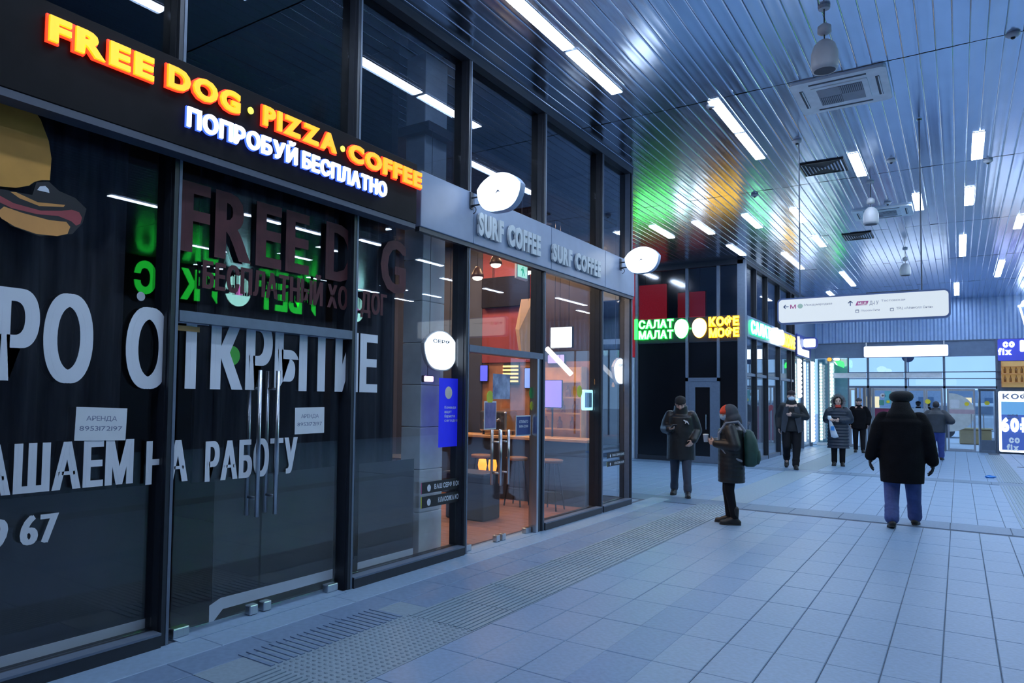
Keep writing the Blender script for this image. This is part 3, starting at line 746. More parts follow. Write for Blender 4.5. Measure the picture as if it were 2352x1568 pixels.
def bar():
    t = thing('bar_counter', 'long warm-topped bar counter inside the coffee shop', 'counter')
    MB().box(-7.4, -4.62, 10.42, 10.86, .012, 1.0).build('counter_front', mat('counter_front', (.05, .06, .09), .6), t)
    bevelled('counter_top', mat('counter_wood', (.70, .42, .22), .45, vary=.2), t, -7.45, -4.56, 10.36, 10.90, 1.0, 1.05, .008, 1)
    s = thing('back_shelf', 'warm wooden shelf unit behind the coffee bar', 'shelf')
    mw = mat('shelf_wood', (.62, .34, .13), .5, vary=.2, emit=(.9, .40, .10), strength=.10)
    for z in (1.16, 1.42, 1.68, 1.94): MB().box(-5.75, -4.95, 10.95, 11.13, z, z+.025).build('shelf_board', mw, s)
    MB().box(-5.75, -4.95, 11.13, 11.155, .012, 2.2).build('shelf_back', mw, s)
    for x in (-5.77, -4.95): MB().box(x, x+.02, 10.95, 11.155, .012, 2.2).build('shelf_side', mw, s)
    mm = thing('coffee_machine', 'steel coffee machine on the bar counter', 'machine', (-6.3, 10.64, 1.05))
    bevelled('machine_body', M_STEEL, mm, -.26, .26, -.20, .20, .06, .40, .03, 2)
    for x in (-.2, .2):
        for y in (-.15, .15): MB().tube((x, y, 0), (x, y, .07), .02, n=8).build('foot', M_BLACK, mm)
    for x in (-.12, .12): MB().tube((x, -.20, .26), (x, -.27, .24), .025, .02, n=10).build('group_head', M_CHROME, mm)
    for i, (x, z) in enumerate(((-5.6, 1.186), (-5.35, 1.186), (-5.12, 1.186), (-5.55, 1.446), (-5.3, 1.446), (-5.08, 1.446), (-5.5, 1.706), (-5.2, 1.706))):
        o = MB().loft([(0, 0, 0, .045, .045), (0, 0, .11, .045, .045), (0, 0, .14, .018, .018), (0, 0, .19, .016, .016)], n=12).build('bottle', mat('bottle_amber', (.35, .16, .05), .2), None, True)
        o.location = (x, 11.03, z); tag(o, f'{ORD[i]} amber bottle on the warm shelf unit behind the bar, counted from the lowest board', 'bottle', 'bottles on the coffee shelf')
    for i, x in enumerate((-4.95, -5.55, -6.2)):
        st = thing('bar_stool', f'{ORD[i]} slim dark bar stool from the window along the coffee bar', 'stool', (x, 9.95, .01), 0, 'bar stools')
        MB().loft([(0, 0, .70, .16, .16), (0, 0, .74, .17, .17), (0, 0, .75, .15, .15)], n=18).build('seat', mat('seat_wood', (.3, .16, .08), .5), st, True)
        for k in range(4):
            a = PI/4+k*PI/2; MB().tube((.09*math.cos(a), .09*math.sin(a), .70), (.2*math.cos(a), .2*math.sin(a), 0), .012, n=8).build('leg', M_FRAME, st)
        MB().tube((-.15, 0, .25), (.15, 0, .25), .008, n=6).build('footrest', M_FRAME, st)
    for i, (x, y) in enumerate(((-6.6, 7.2), (-6.9, 8.8))):
        tb = thing('cafe_table', ['small dark cafe table just inside the coffee door', 'small dark cafe table deeper inside the coffee shop'][i], 'table', (x, y, .01))
        MB().loft([(0, 0, .72, .33, .33), (0, 0, .745, .34, .34), (0, 0, .75, .33, .33)], n=24).build('table_top', mat('table_dark', (.04, .045, .06), .5), tb)
        MB().tube((0, 0, .02), (0, 0, .72), .03, n=10).build('table_post', M_FRAME, tb); MB().loft([(0, 0, 0, .22, .22), (0, 0, .02, .2, .2), (0, 0, .04, .04, .04)], n=20).build('table_foot', M_FRAME, tb)
    cb = thing('low_cabinet', 'dark low cabinet just inside the coffee door', 'cabinet', (0, 0, 0)); bevelled('cabinet_body', mat('cabinet_dark', (.03, .035, .05), .6), cb, -5.75, -5.14, 8.30, 8.75, .012, .62, .02, 2); bevelled('cabinet_top', mat('cabinet_top', (.06, .07, .09), .4), cb, -5.78, -5.12, 8.28, 8.77, .62, .65, .006, 1)
bar()
def neon(x0, x1, z0, z1, col, s, label, word=None):
    t = thing('wall_screen', label, 'screen'); fn = onY(11.10)
    MB().prism(roundrect(x0, x1, z0, z1, .012, 2), fn, -.03, 0).build('screen_case', M_FRAME, t); MB().prism(roundrect(x0+.01, x1-.01, z0+.01, z1-.01, .01, 2), fn, 0, .004).build('screen_panel', emis('screen_%d' % int(-x0*100), col, s), t)
    return t
neon(-6.97, -6.80, 1.96, 2.26, (.10, .12, .95), 1.2, 'small blue lit sign on the far coffee shop wall, left of the slats')
neon(-6.06, -5.90, 1.84, 2.20, (.20, .35, .95), 1.1, 'small blue lit sign on the far coffee shop wall, right of the slats')
neon(-5.62, -5.30, 2.26, 2.42, (.55, .45, .95), .8, 'pale violet lit strip above the warm shelf')
t = thing('purple_screen', 'violet glowing screen over the bar counter', 'screen'); fn = onY(10.8)
MB().prism(roundrect(-5.56, -5.20, 1.52, 1.98, .012, 2), fn, -.03, 0).build('screen_case', M_FRAME, t); MB().prism(roundrect(-5.55, -5.21, 1.53, 1.97, .01, 2), fn, 0, .004).build('screen_panel', emis('screen_purple', (.32, .25, .95), .9), t); MB().tube((-5.38, 10.82, 1.05), (-5.38, 10.82, 1.52), .015, n=8).build('screen_post', M_FRAME, t)
t = thing('slat_lamp', 'stack of warm glowing slats on the far coffee shop wall', 'lamp')
for k in range(5): MB().box(-6.46, -6.18, 11.04, 11.10, 1.95+.065*k, 1.98+.065*k).build('slat', emis('slat_glow', (1.0, .72, .30), 1.3), t)
MB().box(-6.48, -6.16, 11.10, 11.12, 1.9, 2.28).build('slat_back', M_FRAME, t)
def spot(name, loc, col, e, size=.3, rot=(0, 0, 0)):
    l = bpy.data.lights.new(name, 'AREA'); l.energy = e; l.color = col; l.size = size; o = bpy.data.objects.new(name, l); COL.objects.link(o); o.location = loc; o.rotation_euler = rot
# unseen warm area lights under the coffee shop ceiling
for x, y in ((-6.6, 10.1), (-5.3, 10.2), (-7.9, 9.8), (-6.0, 8.0)): spot('shop_spot', (x, y, 4.45), (1, .62, .34), 52)
spot('shop_spot', (-5.4, 6.9, 4.45), (.8, .9, 1), 30)  # added cool light to brighten the pale column
for i, (x, y, z) in enumerate(((-5.90, 9.5, .50), (-5.72, 9.5, .50))):
    t = thing('candle_lamp', ['left orange candle lamp glowing in front of the bar', 'right orange candle lamp glowing in front of the bar'][i], 'lamp', (x, y, .01))
    MB().loft([(0, 0, z, .045, .045), (0, 0, z+.13, .07, .07), (0, 0, z+.22, .055, .055)], n=14).build('glow_shade', emis('glow_orange', (1.0, .30, .03), 2.2), t, True)
    MB().tube((0, 0, 0), (0, 0, z), .012, n=8).build('pole', M_FRAME, t); MB().loft([(0, 0, 0, .08, .08), (0, 0, .02, .075, .075)], n=14).build('base', M_FRAME, t)
# ------------------------------------------------------------------ salad shop block across the passage
YB = 20.3; XB = -4.55
def block_b():
    w = struct('wall_far_left', 'dark facade of the salad shop across the passage')
    m = M_FRAME
    for x in (-7.44, -6.02, -5.19): MB().box(x-.035, x+.035, YB-.03, YB+.10, 0, ZC-.02).build('mullion', M_FRAMEL, w)
    bevelled('corner_post', M_FRAMEL, w, -4.70, -4.50, YB-.04, YB+.16, 0, ZC-.02, .01, 1)
    MB().box(-7.5, XB, YB-.04, YB+.12, ZC-.13, ZC+.05).build('head_beam', M_FRAME, w)
    MB().box(XB-.10, XB+.04, YB, 32.1, ZC-.10, ZC+.05).build('head_beam', M_FRAME, w)
    for a, b in ((-7.41, -6.055), (-5.985, -5.225), (-5.155, -4.70)):
        MB().box(a, b, YB+.03, YB+.045, 3.98, ZC-.13).build('pane', M_GLASSB, w)
        MB().box(a, b, YB+.0, YB+.06, 3.28, 3.97).build('sign_board', M_FRAME, w)
        z0 = 2.30 if a == -5.985 else .12
        MB().box(a, b, YB+.03, YB+.045, z0, 3.27).build('dark_pane', mat('black_glass', (.006, .007, .010), .16, spec=.5, vary=.1), w)
        if a != -5.985: MB().box(a, b, YB-.01, YB+.06, 0, .12).build('kick_plate', M_FRAME, w)
    MB().box(-6.055, -5.155, YB-.03, YB+.06, 2.20, 2.30).build('door_head', M_FRAMEL, w)
    MB().box(-10.5, -10.4, YB+.2, 32, 0, ZC).build('room_back', M_INT_DARK, w)
    MB().box(-10.4, XB-.12, 27.45, 27.55, 0, ZC).build('room_partition', mat('room_pale', (.35, .42, .5), .7), w)
    MB().box(-10.4, XB-.15, YB+.12, 27.45, 3.3, 3.45).build('room_ceiling', mat('room_ceiling', (.5, .55, .6), .7), w)
    MB().box(-10.4, XB-.15, YB+.12, 27.45, -.01, .004).build('room_floor', M_TILE, w)
    # side glazing
    ys = [20.46, 21.70, 23.17, 25.0, 26.9, 27.55]
    for y in ys[1:]: MB().box(XB-.10, XB+.03, y-.03, y+.03, 0, ZC-.1).build('mullion', M_FRAME, w)
    for a, b in zip(ys[:-1], ys[1:]):
        MB().box(XB-.06, XB-.045, a+.03, b-.03, 4.0, ZC-.1).build('pane', M_GLASSD, w)
        MB().box(XB-.06, XB-.045, a+.03, b-.03, .1, 3.40).build('pane', M_GLASS, w)
        MB().box(XB-.09, XB+.02, a+.03, b-.03, 0, .1).build('sill', M_FRAMEL, w)
        MB().box(XB-.08, XB-.0, a+.03, b-.03, 2.36, 2.44).build('transom', M_FRAMEL, w)
    d = struct('door_3', 'grey framed narrow door in the black salad shop front')
    for a, b, c, e in ((-5.985, -5.80, .0, 2.2), (-5.41, -5.225, 0, 2.2), (-5.80, -5.41, 0, .17), (-5.80, -5.41, 2.04, 2.2)):
        MB().box(a, b, YB-.02, YB+.05, c, e).build('door_stile', M_FRAMEL, d)
    MB().box(-5.80, -5.41, YB+.01, YB+.025, .17, 2.04).build('pane', mat('black_glass', (.006, .007, .010), .16), d)
    MB().tube((-5.50, YB-.06, .9), (-5.50, YB-.06, 1.3), .012, n=10).build('pull_handle', M_STEEL, d)
    MB().box(-5.512, -5.488, YB-.06, YB-.01, .93, .95).box(-5.512, -5.488, YB-.06, YB-.01, 1.25, 1.27).build('handle_standoff', M_STEEL, d)
    # red strip and pale jamb at the left end
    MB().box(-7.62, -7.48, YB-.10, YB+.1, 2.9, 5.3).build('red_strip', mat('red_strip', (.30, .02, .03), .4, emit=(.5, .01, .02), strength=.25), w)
    MB().box(-7.60, -7.49, YB-.10, YB+.1, .0, 2.88).build('pale_jamb', mat('pale_jamb', (.5, .6, .72), .4), w)
block_b()
def red_glow_box(x0, x1, z0, z1, s, label):  # added glow boxes standing in for red reflections in the upper glass
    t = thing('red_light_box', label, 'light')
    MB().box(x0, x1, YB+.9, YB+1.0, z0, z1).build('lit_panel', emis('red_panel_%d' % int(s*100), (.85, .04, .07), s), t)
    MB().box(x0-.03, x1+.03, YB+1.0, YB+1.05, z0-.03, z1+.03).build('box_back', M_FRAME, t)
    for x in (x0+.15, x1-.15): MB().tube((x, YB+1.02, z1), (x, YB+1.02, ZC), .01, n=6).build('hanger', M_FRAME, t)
red_glow_box(-7.7, -6.9, 4.0, 5.1, .9, 'dim red light box behind the upper glass, beside the red strip')
red_glow_box(-6.55, -5.8, 3.9, 4.8, .55, 'dim red light box behind the upper glass, over the white apple shapes')
M_GRN = emis('neon_green', (.02, .80, .06), 5.0); M_GRNW = emis('neon_green_white', (.55, 1.0, .62), 2.5); M_YELR = emis('neon_amber_rim', (.85, .40, .005), 3.5); M_YELW = emis('neon_amber', (1.0, .74, .12), 1.6)
def salad_sign():
    t = thing('shop_sign', 'green and amber lit letters САЛАТ МАЛАТ and КОФЕ МОФЕ over the black front', 'sign')
    fn = onY(YB)
    MB().box(-7.5, -7.40, YB-.08, YB-.02, 3.40, 3.98).build('green_end', M_GRN, t)
    letters('САЛАТ', fn, -7.35, -6.38, 3.71, .215, lambda u: M_GRNW, t, .02, .06, .09, M_GRN, gap=.08, rimoff=.055)
    letters('МАЛАТ', fn, -7.35, -6.38, 3.41, .215, lambda u: M_GRNW, t, .02, .06, .09, M_GRN, gap=.08, rimoff=.055)
    letters('КОФЕ', fn, -5.41, -4.66, 3.70, .215, lambda u: M_YELW, t, .03, .06, .09, M_YELR, gap=.07, rimoff=.055)
    letters('МОФЕ', fn, -5.41, -4.66, 3.40, .215, lambda u: M_YELW, t, .03, .06, .09, M_YELR, gap=.07, rimoff=.055)
    for cx, m in ((-6.15, M_GRN), (-5.67, M_YELR)):
        pts = [(cx+.185*math.cos(a)*(1-.10*math.sin(a)*-1), 3.655+.26*math.sin(a)*(1 if math.sin(a) > 0 else 1.0)) for a in [2*PI*i/28 for i in range(28)]]
        big = [(cx+(u-cx)*1.06, 3.655+(v-3.655)*1.06) for u, v in pts]
        flat('shape_rim', big, fn, m, t, .05, .062); flat('lit_shape', pts, fn, emis('sign_white2', (.9, 1, 1), 5.0), t, .06, .09)
    MB().box(-5.93, -5.89, YB-.07, YB-.05, 3.63, 3.67).build('stem', M_GRN, t)
salad_sign()
def salad_side():
    t = thing('shop_sign', 'side band sign with green, white and amber lit letters along the salad shop glass', 'sign')
    bevelled('sign_band', M_FASCIA, t, XB-.04, XB+.05, 20.52, 27.5, 3.40, 3.97, .008, 1)
    fn = onX(XB+.05)
    letters('САЛАТ', fn, 20.75, 23.2, 3.52, .33, lambda u: M_GRNW, t, .02, .03, .06, emis('neon_green2', (.02, .7, .22), 3.0), gap=.08, rimoff=.06)
    for cy in (23.9, 24.7): flat('lit_shape', oval(cy, 3.68, .33, .24), fn, emis('sign_white2', (.9, 1, 1), 5.0), t, .03, .10)
    letters('КОФЕ', fn, 25.3, 27.2, 3.50, .33, lambda u: M_YELW, t, .03, .03, .06, M_YELR, gap=.06, rimoff=.07)
salad_side()
def corner_sign():
    t = thing('icon_sign', 'blue and white lit corner sign under the corrugated wall', 'sign'); fn = onX(XB+.03)
    MB().prism(roundrect(27.7, 30.6, 3.28, 4.05, .05, 3), fn, 0, .05).build('sign_case', mat('sign_blue', (.04, .07, .35), .4), t)
    flat('lit_shape', [(27.75, 3.95), (28.1, 3.97), (28.2, 3.7), (28.6, 3.56), (30.1, 3.58), (30.1, 3.32), (27.75, 3.34)], fn, M_SIGNW, t, .05, .06)
    f2 = onY(29.0, -4.28, 3.80)
    MB().prism(roundrect(-.22, .26, -.21, .21, .15, 6), f2, -.08, 0).build('hanging_case', mat('sign_blue', (.04, .07, .35), .4), t)
    MB().prism(roundrect(-.19, .19, -.15, .15, .05, 4), f2, 0, .008).build('lit_face', M_SIGNW, t)
corner_sign()
M_LED = emis('led_bulb', (.92, 1.0, .98), 3.2); M_LEDG = emis('led_bulb_soft', (.75, 1.0, .85), 2.0)
def bulb_strip(fn, z0, z1, n, r, label, m, base=True, w=.20):
    t = thing('bulb_strip', label, 'light')
    MB().prism([(-w/2, z0-.1), (w/2, z0-.1), (w/2, z1+.1), (-w/2, z1+.1)], fn, -.02, .01).build('strip_base', mat('strip_white', (.6, .68, .72), .4), t)
    sph = MB().ell((0, 0, 0), (r, r, r), nu=12, nv=8).mesh('bulb', m, True)
    for i in range(n):
        z = z0+(z1-z0)*i/(n-1); link('bulb', sph, t, fn(0, z, .01+r*.6))
# LED shop at the end of the left side
def led_shop():
    w = struct('wall_led_shop', 'glass front of the bright shop beside the end doors')
    for y in (27.62, 29.3, 31.2): MB().box(XB-.08, XB+.02, y-.03, y+.03, 0, 3.3).build('mullion', M_FRAMEL, w)
    MB().box(XB-.08, XB+.0, 27.6, 32.1, 3.25, ZC).build('upper_panel', M_FASCIA, w)
    for a, b in ((27.65, 29.27), (29.33, 31.17), (31.23, 32.1)): MB().box(XB-.06, XB-.045, a, b, .08, 3.25).build('pane', M_GLASS, w)
    MB().box(-8.2, -8.1, 27.6, 32.1, 0, 3.3).build('shop_back', mat('shop_teal', (.30, .52, .58), .6), w)
    MB().box(-8.1, XB-.1, 27.6, 32.1, 3.25, 3.3).build('shop_ceiling', mat('room_ceiling', (.5, .55, .6), .7), w)
led_shop()
bulb_strip(onX(XB+.03, 28.0), 1.9, 3.1, 9, .085, 'upper strip of large white bulbs beside the masked man', M_LED)
bulb_strip(onX(XB+.03, 30.85), .25, 3.15, 22, .075, 'tall strip of large white bulbs on the corner post', M_LED)
# ------------------------------------------------------------------ end wall with the exit doors
YE = 32.17
def end_wall():
    w = struct('wall_end', 'glass end wall with a corrugated metal band above')
    b = MB(); n = 0; x = -4.6; A = []; B = []
    while x < 10.2:
        d = (0, .0, .05, .05)[n % 4]; dx = (.05, .04, .05, .04)[n % 4]
        A.append(b.bm.verts.new((x, YE-d, 3.98))); B.append(b.bm.verts.new((x, YE-d, ZC+.06))); x += dx*1.25; n += 1
    for i in range(len(A)-1): b.bm.faces.new((A[i], A[i+1], B[i+1], B[i]))
    b.build('corrugated_sheet', mat('corrugated', (.36, .52, .80), .35, .35, vary=.06), w)
    MB().box(-4.6, 1.08, YE-.02, YE+.08, 3.40, 3.98).build('dark_band', mat('end_band', (.16, .23, .36), .5), w)
    MB().box(-4.6, 10, YE-.06, YE+.0, 3.955, 3.99).build('band_rail', M_FRAMEL, w)
    for x, z in ((-2.77, 3.42), (-1.57, 3.42), (-.41, 3.42), (1.09, 3.98)): MB().box(x-.035, x+.035, YE-.05, YE+.08, 0, z).build('mullion', M_FRAMEL, w)
    for x in (-3.42,): MB().box(x-.025, x+.025, YE-.02, YE+.06, 0, 3.42).build('mullion', M_FRAMEL, w)
    MB().box(-3.42, 1.09, YE-.05, YE+.05, 2.25, 2.33).build('door_head', M_FRAMEL, w)
    for a, c in ((-3.395, -2.805), (-2.735, -1.605), (-1.535, -.445), (-.375, 1.055)):
        MB().box(a, c, YE+.01, YE+.02, 2.33, 3.40).build('pane', M_GLASS, w)
    for z in (2.84, 2.60): MB().tube((-3.4, YE-.09, z), (1.9, YE-.09, z), .016, n=8).build('cross_pipe', mat('dark_pipe', (.06, .08, .12), .4), w)
    for a, c in ((-3.96, -2.82), (-2.72, -1.63), (-1.55, -.46)): MB().box(a, c, YE-.07, YE-.05, 2.635, 2.82).build('pale_panel', mat('pale_panel', (.75, .8, .85), .5), w)
    MB().box(1.12, 2.66, YE-.02, YE+.05, 0, 3.98).build('side_infill', mat('side_infill', (.10, .14, .22), .5), w)
    MB().box(2.72, 9.7, YE+.0, YE+.02, 0, 3.98).build('pane', M_GLASS, w)
    for x in (2.69, 4.4, 6.1, 7.8): MB().box(x-.03, x+.03, YE-.03, YE+.05, 0, 3.98).build('mullion', M_FRAMEL, w)
    # vitrine at the left end
    MB().box(-4.52, -3.45, YE+.35, YE+.4, 0, 3.4).build('vitrine_back', mat('vitrine_teal', (.25, .48, .56), .5), w)
    MB().box(-4.52, -3.45, YE+.01, YE+.02, .1, 3.4).build('pane', M_GLASS, w)
    MB().box(-4.52, -3.40, YE-.04, YE+.35, .0, .1).build('vitrine_base', mat('pale_panel', (.75, .8, .85), .5), w)
    MB().box(-4.12, -4.08, YE-.03, YE+.05, .1, 3.4).build('mullion', M_FRAMEL, w)
end_wall()
bulb_strip(onY(YE-.01, -4.36), .25, 3.15, 24, .045, 'thin strip of greenish bulbs left in the teal vitrine', M_LEDG, w=.10)
bulb_strip(onY(YE-.01, -3.98), .25, 3.15, 22, .06, 'strip of white bulbs right in the teal vitrine', M_LEDG, w=.16)
t = thing('leaf_sign', 'green and white lit leaf sign left of the end doors', 'sign'); fn = onY(YE-.05)
flat('green_leaf', [(-3.86, 3.27), (-3.72, 3.32), (-3.60, 3.27), (-3.55, 3.15), (-3.57, 3.03), (-3.66, 3.08), (-3.76, 3.12)], fn, M_GRN, t, 0, .03)
flat('white_leaf', [(-3.91, 3.29), (-3.86, 3.26), (-3.77, 3.12), (-3.83, 3.16)], fn, M_SIGNW, t, 0, .03)
flat('white_bar', roundrect(-3.91, -3.70, 3.32, 3.40, .03, 3), fn, M_SIGNW, t, 0, .03)
t = thing('orange_dot_sign', 'small orange lit dot beside the leaf sign', 'sign'); flat('lit_dot', oval(-4.05, 3.36, .08, .075), onY(YE-.05), emis('orange_dot', (.9, .45, .05), .9), t, 0, .03)
flat('dot_back', oval(-4.05, 3.36, .09, .085), onY(YE-.05), M_FRAME, t, -.02, 0)
t = thing('light_box', 'long blank white light box over the end doors', 'sign'); fn = onY(YE-.12)
MB().prism(roundrect(-2.90, -.26, 3.40, 3.845, .05, 4), fn, -.10, 0).build('box_case', mat('case_blue', (.18, .25, .42), .4), t)
MB().prism(roundrect(-2.88, -.28, 3.42, 3.825, .05, 4), fn, 0, .01).build('lit_face', M_SIGNW, t)
for x in (-2.8, -.4): MB().box(x-.02, x+.02, YE-.16, YE-.12, 3.84, 3.97).build('hanger', M_STEEL, t)
# exit doors
def exit_door(n, x0, x1, label, open_=0., kick=False):
    d = struct(f'door_{n}', label); z1 = 2.24
    g = bpy.data.objects.new('door_leaf', None); COL.objects.link(g); g.parent = d; g.location = (x0 if open_ >= 0 else x1, YE, 0); g.rotation_euler.z = -open_
    wv = (x1-x0) if open_ >= 0 else -(x1-x0)
    a, c = min(0, wv), max(0, wv)
    f = MB()
    f.box(a, a+.06, -.025, .025, .01, z1).box(c-.06, c, -.025, .025, .01, z1).box(a+.06, c-.06, -.025, .025, z1-.08, z1).box(a+.06, c-.06, -.025, .025, .01, .10)
    f.build('leaf_frame', M_STEEL, g)
    MB().box(a+.06, c-.06, -.006, .006, .45 if kick else .10, z1-.08).build('pane', M_GLASS, g)
    if kick: MB().box(a+.06, c-.06, -.012, .012, .10, .45).build('kick_plate', M_FRAMEL, g)
    h = c-.12 if open_ >= 0 else a+.12
    MB().tube((h, -.06, .85), (h, -.06, 1.35), .014, n=10).build('pull_handle', M_STEEL, g)
    return d
exit_door(4, -3.39, -3.16, 'narrow steel door leaf left of the exit posts')
exit_door(5, -2.62, -1.98, 'left glass leaf of the exit doors'); exit_door(6, -1.97, -1.62, 'second glass leaf of the exit doors')
exit_door(7, -1.52, -.98, 'third glass leaf of the exit doors'); exit_door(8, -.97, -.46, 'fourth glass leaf of the exit doors')
exit_door(9, -.34, .47, 'wide right exit leaf with the half-round pale film'); exit_door(10, .49, 1.04, 'right exit leaf standing ajar with a dark kick plate', -.5, True)
t = struct('trim_3', 'bundle of upright steel posts at the exit')
for i, x in enumerate((-3.16, -3.03, -2.90, -2.845, -2.70, -2.63)): bevelled('post', M_STEEL if i % 2 else mat('bronze_post', (.20, .19, .20), .4, .6), t, x-.03, x+.03, YE-.14, YE-.06, 0, 2.25, .008, 1)
# film, stickers and posters on the exit glass
fn = onY(YE-.032)
pts = [(-.28, 2.08)]+[(-.28+.735*math.sin(a), 1.39+.69*math.cos(a)) for a in [PI*i/24 for i in range(1, 24)]]+[(-.28, .70)]
t = thing('half_round_film', 'large pale half-round film on the right exit door', 'film'); flat('pale_film', pts, fn, mat('film_pale', (.55, .60, .60), .6), t, 0, .003)
flat('pink_band', [(-.28, 1.35), (.45, 1.35), (.45, 1.50), (-.28, 1.50)], fn, mat('film_pink', (.48, .36, .42), .6), t, .004, .006)
flat('white_mark', roundrect(-.25, .02, 1.55, 1.85, .05, 3), fn, mat('film_white', (.66, .70, .74), .6), t, .004, .006)
for x, z, r, l in ((-.91, 1.765, .085, 'yellow round sticker on the middle exit glass, between the two dark hats'), (.23, 1.70, .068, 'yellow round sticker on the pale half-round film'), (.80, 1.74, .075, 'yellow round sticker on the ajar right exit leaf'), (-2.13, 1.74, .055, 'small yellow round sticker on the left exit leaf')):
    o = flat('round_sticker', oval(0, 0, r, r, 20), onY(0), mat('sticker_bright_yellow', (.66, .58, .03), .5, emit=(.6, .5, .02), strength=.12), None, 0, .003); o.location = (x, YE-.045, z); tag(o, l, 'sticker')
def e_poster(x0, x1, z0, z1, col, label, y=YE-.035):
    o = flat('door_poster', [(x0, z0), (x1, z0), (x1, z1), (x0, z1)], onY(y), mat('ep_%d' % int(x0*1000), col, .6, vary=.15), None, 0, .004); return tag(o, label, 'poster')
e_poster(-2.24, -2.03, 1.66, 2.14, (.16, .52, .58), 'teal poster on the left exit glass')
e_poster(-1.93, -1.72, 1.82, 2.14, (.55, .20, .38), 'pink poster on the exit glass behind the beret')
e_poster(-2.42, -2.26, 1.60, 1.80, (.10, .36, .28), 'small green poster on the left exit glass')
o = flat('ring_poster', oval(-2.30, 1.97, .085, .085), onY(YE-.035), mat('ring_white', (.7, .72, .75), .6), None, 0, .004); tag(o, 'white ring print on the left exit glass', 'poster')
flat('ring_hole', oval(-2.30, 1.97, .035, .035), onY(YE-.035), mat('ring_dark', (.2, .12, .1), .6), o, .004, .006)
t = thing('red_heart', 'red heart-shaped decoration on the exit posts', 'decoration'); b = MB()
b.prism([(-3.14, 1.47), (-3.10, 1.55), (-3.03, 1.53), (-2.99, 1.50), (-2.94, 1.55), (-2.86, 1.52), (-2.85, 1.43), (-2.90, 1.34), (-3.0, 1.26), (-3.09, 1.34)], onY(YE-.15), 0, .05)
b.build('heart_body', mat('heart_red', (.55, .03, .04), .4), t)
t = thing('red_counter', 'red banner counter seen through the left exit glass', 'counter'); bevelled('counter_body', mat('banner_red', (.58, .08, .14), .5), t, -2.75, -2.0, 34.3, 34.6, 0, 1.47, .02, 1)
bevelled('counter_ledge', M_WHITE, t, -2.78, -1.97, 34.25, 34.65, 1.47, 1.50, .008, 1)
t = thing('white_counter', 'white board counter outside in front of the dark hats', 'counter'); bevelled('counter_body', M_WHITE, t, -1.52, -.95, 34.2, 34.4, .0, 1.50, .02, 1); bevelled('dark_foot', M_BLACK, t, -1.53, -.94, 34.18, 34.42, 0, .9, .005, 1)
# outside
def outside():
    g = struct('ground', 'grey-blue pavement outside the exit'); MB().box(-40, 40, 32.4, 120, -.12, -.02).build('pavement', mat('pavement', (.55, .56, .6), .8), g)
    def tower(x0, x1, y, h, label, col):
        t = thing('apartment_block', label, 'building', (0, 0, 0))
        m = mat('tower_%d' % int(x0*10), col, .8); wm = mat('tower_window', (.10, .16, .26), .3); wl = emis('tower_window_lit', (.95, .7, .35), .8)
        MB().box(x0, x1, y, y+8, 0, h).build('wall', m, t)
        nx = int((x1-x0)/2.4)
        for i in range(nx):
            for j in range(1):
                xx = x0+.8+2.4*i; MB().box(xx, xx+1.3, y-.06, y+.0, 1.2, 2.4).build('window', wl if (i*7+j*5) % 6 == 0 else wm, t)
    tower(-9, -1.5, 92, 3.4, 'pale low building far behind the left exit glass', (.30, .36, .46)); tower(-1, 4, 96, 3.2, 'blue-grey block far behind the right exit glass', (.26, .33, .44))
    c = thing('parked_van', 'pale parked van seen low through the right exit door', 'van', (.9, 46, 0))
    m = mat('van_paint', (.55, .6, .66), .3); bevelled('body', m, c, -2.2, 2.2, -.9, .9, .35, 1.15, .12, 3); bevelled('cabin', m, c, -1.9, 1.3, -.85, .85, 1.1, 1.75, .15, 3)
    MB().box(-1.7, -.4, -.87, -.84, 1.2, 1.6).build('side_window', M_GLASSD, c); MB().box(-.25, 1.0, -.87, -.84, 1.2, 1.6).build('side_window', M_GLASSD, c)
    for x in (-1.4, 1.4):
        for y in (-.85, .85): MB().tube((x, y-.1, .33), (x, y+.1, .33), .33, n=18).build('wheel', M_BLACK, c)
    k = thing('wooden_kiosk', 'ochre wooden kiosk low behind the right exit door', 'kiosk', (.55, 39, 0)); bevelled('kiosk_body', mat('ochre', (.42, .28, .12), .6), k, -.55, .55, -.4, .4, 0, .62, .03, 1); bevelled('kiosk_lid', mat('ochre2', (.5, .36, .18), .6), k, -.6, .6, -.45, .45, .62, .68, .01, 1)
    s = thing('round_road_sign', 'dark round road sign back above the exit doors', 'sign', (-1.62, 34.9, 0)); MB().tube((0, 0, 0), (0, 0, 3.7), .03, n=10).build('post', M_STEEL, s); MB().tube((0, -.03, 3.55), (0, .0, 3.55), .21, n=28).build('disc', mat('disc_back', (.10, .11, .18), .5), s)
outside()
